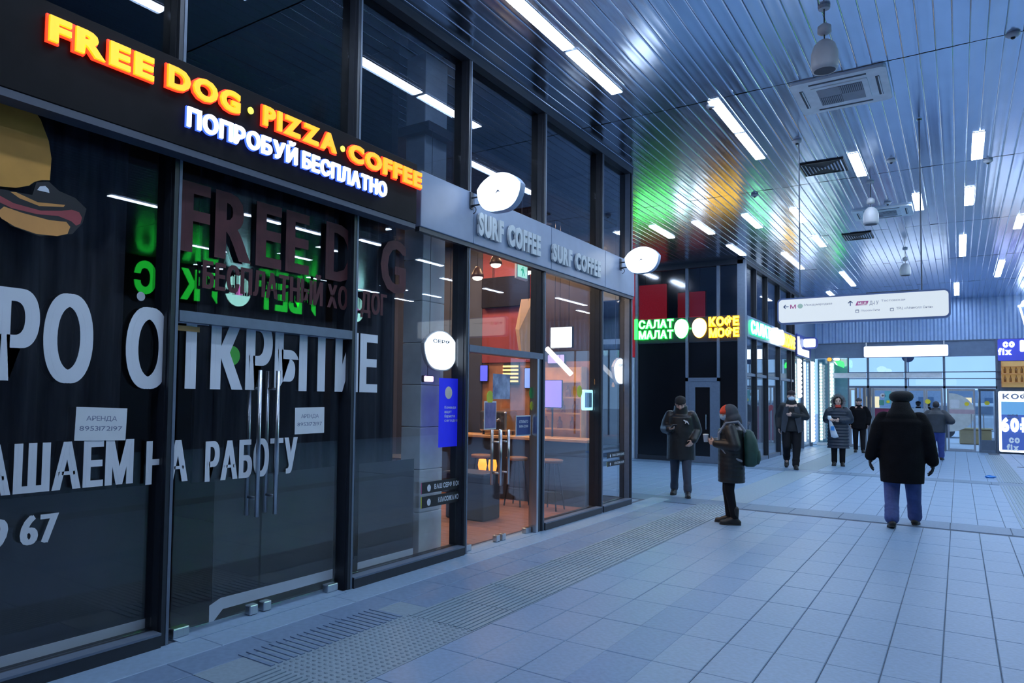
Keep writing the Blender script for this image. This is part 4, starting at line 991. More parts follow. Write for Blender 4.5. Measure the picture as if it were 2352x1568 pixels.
# ------------------------------------------------------------------ kiosk boards at the right of the doors
M_COF = emis('board_violet', (.05, .07, .55), .55)
def cofix():
    t = thing('kiosk_sign', 'violet sign with white rounded words beside the end doors', 'sign'); fn = onY(YE-.10)
    MB().prism(roundrect(1.12, 2.6, 3.22, 3.97, .03, 3), fn, -.08, 0).build('sign_panel', M_COF, t)
    lettering('printed_word', 'со', fn, 1.26, 1.58, 3.70, .21, M_SIGNW, t, .07, .005, .02); lettering('printed_word', 'fix', fn, 1.13, 1.50, 3.44, .21, M_SIGNW, t, .07, .005, .02)
    flat('bottle_mark', roundrect(1.72, 1.84, 3.52, 3.92, .04, 3), fn, M_SIGNW, t, .005, .02)
    k = thing('kiosk_board', 'white framed lit board reading 60 beside the end doors', 'sign'); fn = onY(YE-.16)
    MB().prism(roundrect(1.10, 2.35, .06, 2.17, .06, 4), fn, -.10, 0).build('board_case', mat('case_white', (.6, .65, .75), .4), k)
    MB().prism(roundrect(1.11, 2.34, .07, 2.16, .06, 4), fn, 0, .006).build('lit_frame', M_SIGNW, k)
    flat('board_print', [(1.18, .14), (2.27, .14), (2.27, 1.80), (1.18, 1.80)], fn, emis('board_print', (.06, .12, .42), .5), k, .006, .012)
    flat('board_print', [(1.18, 1.35), (2.27, 1.35), (2.27, 1.80), (1.18, 1.80)], fn, emis('board_sky', (.14, .36, .62), .6), k, .012, .014)
    lettering('printed_word', 'КОФЕ', fn, 1.22, 2.1, 1.90, .16, mat('soft_ink2', (.35, .38, .5), .5), k, .05, .012, .014)
    lettering('printed_word', '60₽', fn, 1.16, 1.98, .80, .42, M_SIGNW, k, .07, .016, .03)
    lettering('printed_word', 'любой', fn, 1.34, 1.62, 1.30, .07, M_INK, k, .03, .016, .018); lettering('printed_word', 'напиток', fn, 1.34, 1.66, 1.21, .06, M_INK, k, .03, .016, .018)
    lettering('printed_word', 'со', fn, 1.37, 1.66, .40, .20, mat('word_pale', (.5, .6, .68), .5, emit=(.4, .5, .6), strength=.5), k, .07, .016, .02); lettering('printed_word', 'fix', fn, 1.31, 1.64, .14, .20, mat('word_pale', (.5, .6, .68), .5), k, .07, .016, .02)
    u = thing('cup_sign', 'white outlined paper cup sign high at the right edge', 'sign', (2.12, YE-.4, 4.25))
    b = MB(); b.loft([(0, 0, 0, .24, .08), (0, 0, .78, .40, .12)], n=24); b.build('cup_body', mat('cup_blue', (.22, .34, .58), .5), u, True)
    for a in (-1, 1): MB().tube((a*.24, -.085, 0), (a*.40, -.12, .78), .03, n=8).build('cup_edge', M_SIGNW, u)
    MB().loft([(0, 0, .78, .45, .15), (0, 0, .84, .45, .15), (0, 0, .86, .38, .12), (0, 0, .97, .34, .11), (0, 0, 1.02, .28, .09)], n=24).build('cup_lid', M_SIGNW, u, True)
    MB().tube((0, 0, 1.0), (0, 0, ZC-4.25), .012, n=8).build('hanger', M_STEEL, u)
    sh = thing('drink_shelf', 'warm amber bottle shelf over the lit board', 'shelf'); 
    for z in (2.45, 2.75, 3.0): MB().box(1.2, 2.4, YE-.35, YE-.10, z, z+.025).build('shelf_board', mat('shelf_wood', (.60, .33, .13), .5), sh)
    for x in (1.2, 2.38): MB().box(x, x+.02, YE-.35, YE-.10, 2.3, 3.2).build('shelf_side', mat('shelf_wood', (.60, .33, .13), .5), sh)
    MB().box(1.2, 2.4, YE-.11, YE-.10, 2.3, 3.2).build('shelf_back', mat('shelf_glow', (.5, .36, .16), .5, emit=(.55, .38, .14), strength=.35), sh)
    rb = MB().loft([(0, 0, 0, .035, .035), (0, 0, .14, .035, .035), (0, 0, .18, .012, .012), (0, 0, .23, .012, .012)], n=12).mesh('bottle', mat('bottle_amber', (.35, .16, .05), .2), True)
    for i in range(14):
        o = link('bottle', rb, None, (1.30+.15*(i % 7), YE-.24, (2.475, 2.775)[i//7])); tag(o, f'{ORD[i % 7]} small amber bottle from the left on the {("lower", "upper")[i//7]} shelf over the lit board', 'bottle', 'bottles over the lit board')
cofix()
# ------------------------------------------------------------------ right side of the hall (seen only in reflections)
def right_side():
    w = struct('wall_right', 'dark shop wall on the far right of the hall')
    MB().box(9.7, 9.9, -8, 32.2, 0, ZC+.05).build('right_wall', mat('right_wall', (.06, .075, .10), .4), w)
    for y in range(-6, 32, 4): MB().box(9.62, 9.7, y-.05, y+.05, 0, ZC).build('mullion', M_FRAME, w)
    b = struct('wall_back_end', 'dark wall behind the camera'); MB().box(-14, 10, -8.2, -8, 0, ZC+.05).build('end_panel', mat('end_panel', (.07, .085, .11), .5), b)
    t = thing('reflected_sign', 'green lit words ВЬЕТ ВКУС mirrored in the dark shop glass', 'sign'); fn = onXn(9.55)
    MB().box(9.56, 9.6, 10.7, 21.2, 4.35, 5.43).build('sign_board', M_SIGNBOX, t)
    for yy in (11.0, 17.0): MB().box(9.6, 9.7, yy, yy+.1, 4.5, 4.6).build('bracket', M_FRAME, t)
    MG = emis('sign_pure_green', (.02, .85, .06), 4.2)
    letters('ВЬЕТ', fn, -18.11, -15.55, 4.50, .80, lambda u: MG, t, .05, .01, .04, None, gap=.08); letters('ВКУС', fn, -13.90, -11.13, 4.47, .80, lambda u: MG, t, .05, .01, .04, None, gap=.08)
    MT = emis('sign_mint', (.45, 1.0, .90), 7); MP = emis('sign_pink', (.95, .25, .80), 6)
    for yc in (14.71, 20.2):
        flat('round_badge', oval(-yc, 4.92, .50, .50, 28), fn, MT, t, .0, .02); flat('badge_flower', [(-yc-.28, 4.88), (-yc-.1, 5.0), (-yc, 5.14), (-yc+.1, 5.0), (-yc+.28, 4.88), (-yc+.1, 4.78), (-yc-.1, 4.78)], fn, MP, t, .02, .03)
right_side()
# ------------------------------------------------------------------ hanging direction sign and ceiling equipment
def direction_sign():
    t = thing('direction_sign', 'long white lit direction sign hung on two rods', 'sign'); y = 11.42
    x0, x1, z0, z1 = -2.10, -.065, 2.795, 3.17
    fn = onY(y)
    MB().prism(roundrect(x0, x1, z0, z1, .065, 6), fn, -.11, 0).build('sign_case', mat('case_blue2', (.16, .24, .48), .35), t)
    for f2, nm in ((fn, 'lit_face'), (None, 'lit_face')):
        if f2: MB().prism(roundrect(x0+.02, x1-.02, z0+.022, z1-.022, .05, 6), fn, 0, .005).build(nm, emis('sign_face', (.66, .74, .80), .95, (.25, .27, .3)), t)
        else: MB().prism(roundrect(x0+.02, x1-.02, z0+.022, z1-.022, .05, 6), fn, -.115, -.11).build(nm, emis('sign_face', (.66, .74, .80), .95, (.25, .27, .3)), t)
    d = .0055
    MI = mat('sign_ink', (.10, .20, .42), .6); MM = mat('sign_magenta', (.40, .06, .25), .6, emit=(.5, .12, .35), strength=.35); MGc = mat('sign_green_pale', (.25, .40, .36), .6, emit=(.4, .6, .55), strength=.5); MIp = mat('sign_ink_pale', (.22, .26, .34), .6, emit=(.4, .45, .55), strength=.35)
    def arrow(cx, cz, vert):
        b = MB(); q = (lambda u, v: (cx+u, cz+v)) if not vert else (lambda u, v: (cx-v, cz-u))
        def seg(p, r):
            (u0, v0), (u1, v1) = p, r; du, dv = u1-u0, v1-v0; L = math.hypot(du, dv); nx, ny = -dv/L*.0055, du/L*.0055
            b.prism([q(u0+nx, v0+ny), q(u1+nx, v1+ny), q(u1-nx, v1-ny), q(u0-nx, v0-ny)], fn, d, d+.002)
        seg((-.03, 0), (.035, 0)); seg((-.03, 0), (-.002, .028)); seg((-.03, 0), (-.002, -.028))
        b.build('arrow', MI, t)
    arrow(-1.985, 3.045, False); arrow(-1.18, 3.045, True)
    lettering('metro_mark', 'М', fn, -1.93, -1.855, 3.015, .055, MM, t, .015, d, d+.002)
    flat('line_dot', oval(-1.80, 3.045, .034, .034), fn, MGc, t, d, d+.002)
    lettering('printed_line', 'Международная', fn, -1.75, -1.40, 3.045, .028, MIp, t, .01, d, d+.0005)
    flat('line_badge', [(-1.12, 3.01), (-.985, 3.01), (-.965, 3.065), (-1.10, 3.065)], fn, MM, t, d, d+.002)
    lettering('badge_text', 'МЦД', fn, -1.09, -.99, 3.022, .03, emis('sign_face', (.66, .74, .80), .95, (.25, .27, .3)), t, .02, d+.002, d+.003)
    lettering('printed_line', 'Д-1 У', fn, -.955, -.85, 3.012, .05, MIp, t, .02, d, d+.0005)
    lettering('printed_line', 'Тестовская', fn, -.82, -.55, 3.045, .026, MIp, t, .01, d, d+.0005)
    for x in (-1.10, -.70):
        b = MB(); b.prism(roundrect(x-.022, x+.022, 2.91, 2.955, .006, 2), fn, d, d+.001); b.build('pictogram', MIp, t)
        flat('pictogram_hole', roundrect(x-.014, x+.014, 2.918, 2.94, .003, 2), fn, emis('sign_face', (.66, .74, .80), .95, (.25, .27, .3)), t, d+.001, d+.002)
    lettering('printed_line', 'Москва-Сити', fn, -1.055, -.84, 2.925, .026, MIp, t, .01, d, d+.0005)
    lettering('printed_line', 'ТРЦ «Афимолл Сити»', fn, -.65, -.25, 2.93, .03, MIp, t, .01, d, d+.0005)
    for x in (-1.81, -.37):
        MB().tube((x, y+.055, z1), (x, y+.055, ZC), .009, n=8).build('rod', M_FRAMEL, t)
        MB().loft([(x, y+.055, ZC-.02, .03, .03), (x, y+.055, ZC, .035, .035)], n=12).build('rod_collar', M_CHROME, t)
    MB().box(-1.0, -.4, y+.04, y+.07, z1, z1+.015).build('top_rail', M_CHROME, t)
direction_sign()
def cassette(x0, x1, y0, y1, label):
    t = thing('ceiling_cassette', label, 'air conditioner', ((x0+x1)/2, (y0+y1)/2, ZC)); w, l = x1-x0, y1-y0
    mw = mat('cassette_white', (.85, .9, .93), .45); md = mat('cassette_dark', (.06, .07, .09), .6); mg = mat('cassette_grille', (.30, .33, .38), .5)
    dn = lambda u, v, d: (u, v, -d)
    b = MB().prism(roundrect(-w/2, w/2, -l/2, l/2, .07, 4), dn, -.02, .03); b.build('panel', mw, t)
    MB().prism(roundrect(-w*.30, w*.30, -l*.30, l*.30, .02, 2), dn, .03, .042).build('centre_plate', mw, t)
    for sx, sy, mm in ((-1, 1, md), (1, -1, md), (-1, -1, mg), (1, 1, mg)):
        MB().box(min(0, sx*w*.24), max(0, sx*w*.24), min(0, sy*l*.24), max(0, sy*l*.24), -.046, -.042).build('grille_quarter', mm, t)
        if mm is md:
            g = MB()
            for k in range(12): xx = sx*w*.24*(k+.5)/12; g.box(xx-.006, xx+.006, min(0, sy*l*.24), max(0, sy*l*.24), -.05, -.046)
            tag(g.build('grille_bar', mg, t), kind='stuff')
    for s in (-1, 1):
        MB().box(-w*.30, w*.30, s*l*.40-.018, s*l*.40+.018, -.034, -.030).build('air_slot', md, t); MB().box(s*w*.40-.02, s*w*.40+.02, -l*.28, l*.28, -.034, -.030).build('air_slot', md, t)
        MB().box(s*w*.40+.004, s*w*.40+.016, -l*.27, l*.27, -.040, -.034).build('slot_vane', mw, t)
cassette(-1.58, -.60, 9.34, 10.42, 'white square cassette air conditioner nearest the camera on the ceiling')
cassette(-1.66, -.66, 16.28, 17.2, 'white cassette air conditioner farther along the ceiling, behind a hung loudspeaker')
def grille(x0, x1, y0, y1, label):
    t = thing('ceiling_grille', label, 'vent', ((x0+x1)/2, (y0+y1)/2, ZC)); w, l = x1-x0, y1-y0
    MB().box(-w/2, w/2, -l/2, l/2, -.012, .02).build('grille_back', mat('grille_black', (.01, .011, .014), .6), t)
    f = MB(); f.box(-w/2-.02, w/2+.02, -l/2-.02, -l/2, -.02, 0).box(-w/2-.02, w/2+.02, l/2, l/2+.02, -.02, 0).box(-w/2-.02, -w/2, -l/2, l/2, -.02, 0).box(w/2, w/2+.02, -l/2, l/2, -.02, 0); f.build('grille_frame', M_BLACK, t)
    for k in range(12):
        x = -w/2+w*(k+.5)/12; h = abs(k-5.5)/5.5*l*.46+.02
        o = MB().box(-.010, .010, -h, h, -.003, .003).build('slat', mat('slat_pale', (.5, .56, .66), .35), t); o.location = (x, 0, -.022); o.rotation_euler.y = .6 if k < 6 else -.6
grille(-1.99, -1.40, 12.66, 13.32, 'black square ceiling vent beside the single lamp')
grille(-2.05, -1.52, 18.5, 19.2, 'black square ceiling vent farther along, beside the second cassette')
def loudspeaker(x, y, ztop, s, label):
    t = thing('hung_loudspeaker', label, 'loudspeaker', (x, y, 0)); m = mat('speaker_white', (.52, .54, .58), .45); z = ztop
    MB().loft([(0, 0, z-.30*s, .105*s, .105*s), (0, 0, z-.26*s, .117*s, .117*s), (0, 0, z-.13*s, .115*s, .115*s), (0, 0, z-.05*s, .09*s, .09*s), (0, 0, z-.01*s, .05*s, .05*s), (0, 0, z, .02*s, .02*s)], n=24).build('speaker_body', m, t, True)
    MB().tube((0, 0, z-.302*s), (0, 0, z-.30*s), .092*s, n=24).build('speaker_mesh', mat('speaker_mesh', (.07, .075, .09), .6), t)
    MB().loft([(0, 0, z+.05*s, .03*s, .03*s), (0, 0, z+.07*s, .06*s, .06*s), (0, 0, z+.13*s, .058*s, .058*s), (0, 0, z+.16*s, .02*s, .02*s)], n=16).build('junction', m, t, True)
    MB().tube((0, 0, z-.01), (0, 0, ZC), .006, n=8).build('cord', M_FRAME, t)
    MB().loft([(0, 0, ZC-.03, .05, .05), (0, 0, ZC, .055, .055)], n=14).build('ceiling_rose', m, t)
loudspeaker(-.98, 7.65, 5.13, 1.0, 'white hung loudspeaker nearest the camera, below the cassette')
loudspeaker(-1.16, 14.3, 5.02, 1.0, 'white hung loudspeaker in front of the farther cassette')
loudspeaker(-1.0, 21.0, 5.10, 1.0, 'white hung loudspeaker far down the hall over the direction sign')
def detector(x, y, label, dome=False):
    t = thing('ceiling_detector', label, 'detector', (x, y, ZC))
    MB().loft([(0, 0, 0, .06, .06), (0, 0, -.02, .062, .062), (0, 0, -.04, .04, .04), (0, 0, -.045, .01, .01)], n=18).build('detector_base', mat('speaker_white', (.52, .54, .58), .45), t, True)
    MB().ell((0, 0, -.045), (.022, .022, .02), nu=10, nv=6).build('detector_eye', M_BLACK, t, True)
detector(-.79, 13.18, 'small round smoke detector between the two lamp rows'); detector(-1.83, 11.45, 'small round detector where the left sign rod meets the ceiling')
detector(.50, 9.30, 'small dark sprinkler at the right end of the nearest ceiling joint'); detector(.42, 14.0, 'small dark sprinkler beside the right lamp row'); detector(-2.5, 9.45, 'small sprinkler beside the second lamp row'); detector(-2.95, 14.05, 'small sprinkler beside the orange ceiling reflection'); detector(-1.02, 15.95, 'dark camera dome just before the farther cassette')
# things on the floor
t = thing('plastic_scrap', 'crumpled bright blue plastic scrap on the floor by the right tactile strip', 'litter', (.56, 21.2, 0)); b = MB(); b.ell((0, 0, .02), (.10, .06, .035), nu=10, nv=6)
for v in b.bm.verts: v.co += Vector((random.uniform(-.02, .02), random.uniform(-.02, .02), random.uniform(-.006, .012))); v.co.z = max(.001, v.co.z)
b.build('scrap', mat('scrap_blue', (.03, .25, .75), .4), t)
t = thing('floor_hatch', 'thin dark floor slot at the right edge of the hall', 'hatch', (1.45, 25.45, 0)); MB().box(-.2, .2, -.05, .05, -.002, .006).build('slot_plate', M_FRAME, t); MB().box(-.18, .18, -.03, .03, .006, .008).build('slot', M_BLACK, t)
# ------------------------------------------------------------------ people
V3 = Vector
def fuse(b, name, voxel, smooth, m, parent, fac=.5):
    bmesh.ops.recalc_face_normals(b.bm, faces=b.bm.faces)
    me = bpy.data.meshes.new('tmp'); b.bm.to_mesh(me); b.bm.free()
    o = bpy.data.objects.new('tmp', me); COL.objects.link(o)
    r = o.modifiers.new('r', 'REMESH'); r.mode = 'VOXEL'; r.voxel_size = voxel; r.use_smooth_shade = True
    if smooth: s = o.modifiers.new('s', 'SMOOTH'); s.factor = fac; s.iterations = smooth
    dg = bpy.context.evaluated_depsgraph_get(); dg.update()
    me2 = bpy.data.meshes.new_from_object(o.evaluated_get(dg)); me2.name = name
    bpy.data.objects.remove(o); bpy.data.meshes.remove(me)
    me2.materials.clear(); me2.materials.append(m)
    me2.polygons.foreach_set('use_smooth', [True]*len(me2.polygons))
    return link(name, me2, parent)
def chain(b, pts, n=12):
    for (p, r), (q, s) in zip(pts[:-1], pts[1:]): b.cap(p, r, q, s, n)
M_SKIN = mat('skin', (.55, .36, .29), .5, vary=.06); M_EYE = mat('eye', (.02, .02, .025), .2); M_LIP = mat('lip', (.42, .17, .16), .5)
M_JEANS = mat('jeans_blue', (.055, .085, .25), .8, vary=.25, scale=8, bump=.2, bscale=25); M_JEANSD = mat('jeans_dark', (.035, .05, .085), .8, vary=.2, scale=8, bump=.2, bscale=25)
M_COATB = mat('coat_black', (.006, .006, .008), .85, vary=.3, bump=.25, bscale=60, spec=.15); M_PUFF = mat('puffer_dark', (.014, .016, .019), .42, vary=.3, scale=5, bump=.35, bscale=12)
M_PUFFN = mat('puffer_navy', (.018, .027, .048), .5, vary=.2, bump=.2, bscale=14); M_JGREY = mat('jacket_grey', (.035, .042, .058), .6, vary=.2, bump=.25, bscale=14)
M_TROU = mat('trousers_black', (.008, .008, .011), .8, vary=.2, bump=.2, bscale=20, spec=.2); M_BOOT = mat('boot', (.016, .015, .015), .5, vary=.2); M_GLOVE = mat('glove_black', (.006, .006, .008), .7)
M_HOOD = mat('hood_grey', (.065, .07, .085), .8, vary=.2); M_ORANGE = mat('beanie_orange', (.75, .07, .025), .8, vary=.1, bump=.3, bscale=70); M_MASK = mat('mask_pale', (.62, .72, .82), .6); M_MASKB = mat('mask_blue', (.35, .52, .70), .6)
M_SCARF = mat('scarf_black', (.01, .01, .012), .8); M_REDS = mat('scarf_red', (.50, .05, .03), .7); M_FUR = mat('fur', (.25, .24, .25), .9, vary=.4, scale=30); M_HAIR = mat('hair_dark', (.012, .009, .008), .5, vary=.3)
def hand(b, w, d, n, side, curl=.35, k=1.0):
    d = V3(d).normalized(); n = V3(n); n = (n-d*n.dot(d)).normalized(); s = d.cross(n)*side; w = V3(w)
    L = (.040, .046, .043, .034); 
    for i in range(4):
        off = s*(.030-.0205*i)*k
        kn = w+d*(.083-.004*abs(i-1))*k+off
        b.cap(w+d*.012*k+off*.55, .0135*k, kn, .0115*k, 8)
        p = kn; a = curl*(.6+.15*i)
        for seg, (ll, rr) in enumerate(((1.0, .0092), (.68, .0085), (.5, .0075))):
            dd = d*math.cos(a)+n*math.sin(a); q = p+dd*L[i]*ll*k; b.cap(p, rr*k, q, rr*.92*k, 8); p = q; a += curl*(.9)
    t0 = w+d*.025*k+s*.028*k; t1 = t0+(d*.6+s*.65+n*.35).normalized()*.042*k; t2 = t1+(d*.85+s*.15+n*.5).normalized()*.030*k
    b.cap(t0, .0135*k, t1, .0105*k, 8); b.cap(t1, .0105*k, t2, .0085*k, 8)
def head_parts(b, hm):
    def E(c, r, nu=18, nv=12):
        b2 = hm @ Matrix.Translation(c) @ Matrix.Diagonal((*r, 1)); bmesh.ops.create_uvsphere(b.bm, u_segments=nu, v_segments=nv, radius=1, matrix=b2)
    E((0, -.005, .125), (.077, .096, .098)); E((0, .022, .062), (.060, .068, .066)); E((0, .062, .028), (.030, .026, .022), 12, 8)
    b.cap(hm @ V3((0, .092, .112)), .010, hm @ V3((0, .108, .078)), .014, 8)
    for sx in (-1, 1):
        E((sx*.079, -.004, .098), (.012, .024, .034), 10, 8); E((sx*.034, .078, .128), (.024, .014, .010), 10, 8); E((sx*.042, .062, .078), (.026, .022, .020), 10, 8)
        b.cap(hm @ V3((sx*.012, .100, .078)), .009, hm @ V3((sx*.008, .098, .082)), .008, 6)
    E((0, .084, .047), (.022, .010, .007), 10, 8)
def person(label, loc, rotz, hgt, P, fine=.0085):
    k = hgt/1.75
    t = thing('person', label, 'person', loc, rotz); t.scale = (k, k, k)
    sw = P.get('sw', .185); build = P.get('build', 1.0)
    neck = V3(P.get('neck', (0, 0, 1.505)))
    hm = Matrix.Translation(neck+V3((0, .012, .008))) @ Euler(P.get('head', (0, 0, 0))).to_matrix().to_4x4()
    P['hm'] = hm
    sh = {s: V3((s*(sw-.012), neck.y-.01, neck.z-.105)) for s in (-1, 1)}
    arms = {s: [V3(p) for p in P['arms'][s]] for s in (-1, 1)}           # elbow, wrist
    hips = {s: V3((s*.095, P.get('hipy', 0), .93)) for s in (-1, 1)}; legs = {s: [V3(p) for p in P['legs'][s]] for s in (-1, 1)}   # knee, ankle
    b = MB()
    head_parts(b, hm)
    b.cap(neck+V3((0, -.01, -.06)), .058, hm @ V3((0, -.01, .05)), .054)
    hy = P.get('hipy', 0)
    b.loft([(0, hy, .86, .13, .09), (0, hy, .95, .165*build, .115*build), (0, (hy+neck.y)/2, 1.08, .14*build, .10*build), (0, neck.y, 1.25, .165*build, .115*build), (0, neck.y-.01, 1.38, .175, .105), (0, neck.y-.01, 1.45, .12, .075), (0, neck.y, 1.49, .06, .06)], n=20)
    for s in (-1, 1):
        e, w = arms[s]; chain(b, [(sh[s], .055), (e, .040), (w, .027)])
        hp = P['hands'].get(s)
        if hp: hand(b, w, hp[0], hp[1], s*hp[3] if len(hp) > 3 else s, hp[2])
        kn, an = legs[s]; chain(b, [(hips[s], .082), (kn, .054), (an, .036)])
        b.cap(an, .034, an+V3((0, .0, -.04)), .036, 8); b.cap(an+V3((0, -.02, -.045)), .034, an+V3((0, .13, -.055)), .026, 8)
    body = fuse(b, 'body', fine, 3, M_SKIN, t)
    # eyes, mouth
    if P.get('face', True):
        for s in (-1, 1): MB().ell(hm @ V3((s*.032, .083, .112)), (.011, .008, .007), nu=10, nv=6).build('eye', M_EYE, t, True); MB().cap(hm @ V3((s*.018, .095, .133)), .004, hm @ V3((s*.048, .085, .134)), .003, 6).build('eyebrow', M_HAIR, t)
        MB().ell(hm @ V3((0, .092, .046)), (.021, .008, .005), nu=10, nv=6).build('mouth', M_LIP, t, True)
    # trousers
    tr = MB(); R = P.get('trouser', (.105, .078, .066))
    for s in (-1, 1):
        kn, an = legs[s]; a2 = an+V3((0, 0, .02)); dirv = (a2-kn)
        chain(tr, [(hips[s], R[0]), (kn, R[1]), (kn+dirv*.6, R[2]), (a2, R[2]*.98)], 14)
        for q in P.get('folds', ()): tr.cap(kn+dirv*q, R[2]*1.07, kn+dirv*(q+.03), R[2]*1.09, 14)
    tr.loft([(0, hy, .84, .16, .11), (0, hy, .95, .18, .13), (0, hy, 1.02, .17, .12)], n=18)
    if P.get('legcols'):
        tr.bm.free()
        for s in (-1, 1):
            b1 = MB(); kn, an = legs[s]; a2 = an+V3((0, 0, .02)); dirv = a2-kn
            chain(b1, [(hips[s], R[0]), (kn, R[1]), (kn+dirv*.6, R[2]), (a2, R[2]*.98)], 14)
            for q in P.get('folds', ()): b1.cap(kn+dirv*q, R[2]*1.07, kn+dirv*(q+.03), R[2]*1.09, 14)
            fuse(b1, 'trouser_leg', .014, 2, P['legcols'], t)
    else: fuse(tr, 'trousers', .014, 2, P['tm'], t)
    # shoes
    for s in (-1, 1):
        an = legs[s][1]; b1 = MB(); lift = an.z-.085; tall = P.get('boot', .10); pit = P.get('pitch', {}).get(s, 0)
        M = Matrix.Translation((an.x, an.y, an.z)) @ Euler((pit, 0, P.get('toe', {}).get(s, -.12*s))).to_matrix().to_4x4()
        def q(x, y, z): return M @ V3((x, y, z))
        b1.cap(q(0, 0, .0), .050, q(0, -.005, tall-.085), .056, 12)
        b1.cap(q(0, -.045, -.045), .044, q(0, .06, -.042), .046, 12); b1.cap(q(0, .06, -.045), .047, q(0, .165, -.055), .038, 12); b1.cap(q(0, -.01, -.0), .046, q(0, .09, -.035), .045, 12)
        bmesh.ops.recalc_face_normals(b1.bm, faces=b1.bm.faces)
        fl = M.inverted()
        for v in b1.bm.verts:
            l = fl @ v.co
            if l.z < -.083: l.z = -.083; v.co = M @ l
        sh_o = fuse(b1, 'shoe', .011, 2, P.get('bm', M_BOOT), t)
        so = MB()
        pts = [(.040*math.sin(a)*(1 if math.cos(a) < 0 else 1.15), .06+.145*math.cos(a)) for a in [2*PI*i/18 for i in range(18)]]
        so.prism(pts, lambda u, v, d: tuple(q(u*1.1, v, -.0845+d)), 0, .018); so.build('sole', P.get('solem', mat('sole', (.03, .03, .032), .7)), sh_o)
    # coat
    c = MB(); rings = P['coat']; c.loft(rings, n=26)
    sr = P.get('sleeve', (.088, .072, .058)); w2 = P.get('cuff', .02)
    for s in (-1, 1):
        e, w = arms[s]; d = (w-e).normalized(); chain(c, [(sh[s]+V3((-s*.012, 0, .0)), sr[0]*.86), (sh[s].lerp(e, .45), sr[0]*.90), (e, sr[1]), (w-d*w2, sr[2])], 14)
        if P.get('quilt_s'):
            for q in range(1, 5): p0 = sh[s].lerp(e, q/5); c.ell(p0, (sr[0]*.96+.006,)*3, nu=14, nv=8); p1 = e.lerp(w, q/5); c.ell(p1, (sr[2]*1.1,)*3, nu=14, nv=8)
    if P.get('collar'): c.loft(P['collar'], n=20)
    fuse(c, 'coat', P.get('cvox', .013), 3, P['cm'], t)
    for fn in P.get('extra', ()): fn(t, P, hm)
    return t
def ring_coat(hem, w0, w1, top=1.46, sh=.22, d=.15, cy=0, back=0, quilt=0, belly=0):
    r = []; n = 12
    for i in range(n+1):
        f = i/n; z = hem+(1.36-hem)*f; rx = w0+(w1-w0)*f; ry = d*(1.05-.05*f)+belly*math.sin(PI*min(1, f*1.1))
        if quilt and i: 
            r.append((0, cy+back*(1-f), z-.012*1.0, rx-.010*quilt, ry-.010*quilt))
        r.append((0, cy+back*(1-f), z, rx+.006*quilt, ry+.006*quilt))
    r += [(0, cy-.01, top-.065, sh*.80, d*.82), (0, cy-.01, top-.03, sh*.62, d*.70), (0, cy-.005, top+.005, sh*.43, d*.58), (0, cy, top+.04, .085, .085), (0, cy+.005, top+.07, .075, .075)]
    return r
def beanie(m, z=.135, top=.235, brim=True, r=.088, back=-.01):
    def f(t, P, hm):
        b = MB(); rr = [(0, back, z, r, r*1.18), (0, back, z+.035, r+.003, r*1.22), (0, back, z+.04, r, r*1.17), (0, back-.004, z+.075, r*.93, r*1.06), (0, back-.008, top-.02, r*.62, r*.75), (0, back-.008, top, r*.2, r*.25)]
        b.loft(rr, n=24); bmesh.ops.transform(b.bm, matrix=hm, verts=b.bm.verts); b.build('hat', m, t, True)
    return f
def face_mask(m):
    def f(t, P, hm):
        b = MB(); b.ell((0, .030, .062), (.069, .084, .062), nu=20, nv=14)
        bmesh.ops.delete(b.bm, geom=[v for v in b.bm.verts if v.co.y < .015], context='VERTS')
        b.ell((0, .100, .085), (.018, .020, .022), nu=10, nv=8)
        bmesh.ops.transform(b.bm, matrix=hm, verts=b.bm.verts); o = b.build('face_mask', m, t, True)
        e = MB()
        for s in (-1, 1): e.tube(hm @ V3((s*.066, .03, .075)), hm @ V3((s*.083, -.005, .105)), .002, n=6)
        e.build('ear_loop', m, o)
    return f
def scarf(m, r=.085, z0=-.045, z1=.05):
    def f(t, P, hm):
        b = MB(); c = P.get('neck', (0, 0, 1.505))
        b.loft([(0, c[1], c[2]+z0, r*1.25, r*1.2), (0, c[1]+.01, c[2]+z0+.03, r*1.3, r*1.3), (0, c[1]+.012, c[2]+(z0+z1)/2, r*1.05, r*1.12), (0, c[1]+.015, c[2]+z1-.01, r*1.05, r*1.15), (0, c[1]+.015, c[2]+z1, r*.85, r*.95)], n=22); b.build('scarf', m, t, True)
    return f
def hair_cap(m, z=.10, r=.083, low=.03):
    def f(t, P, hm):
        b = MB(); b.ell((0, -.018, .125), (.084, .098, .104), nu=20, nv=14)
        for v in list(b.bm.verts):
            if v.co.y > .03 and v.co.z < .165: v.co.y = .03; 
        bmesh.ops.delete(b.bm, geom=[v for v in b.bm.verts if v.co.z < low], context='VERTS')
        bmesh.ops.transform(b.bm, matrix=hm, verts=b.bm.verts); b.build('hair', m, t, True)
    return f
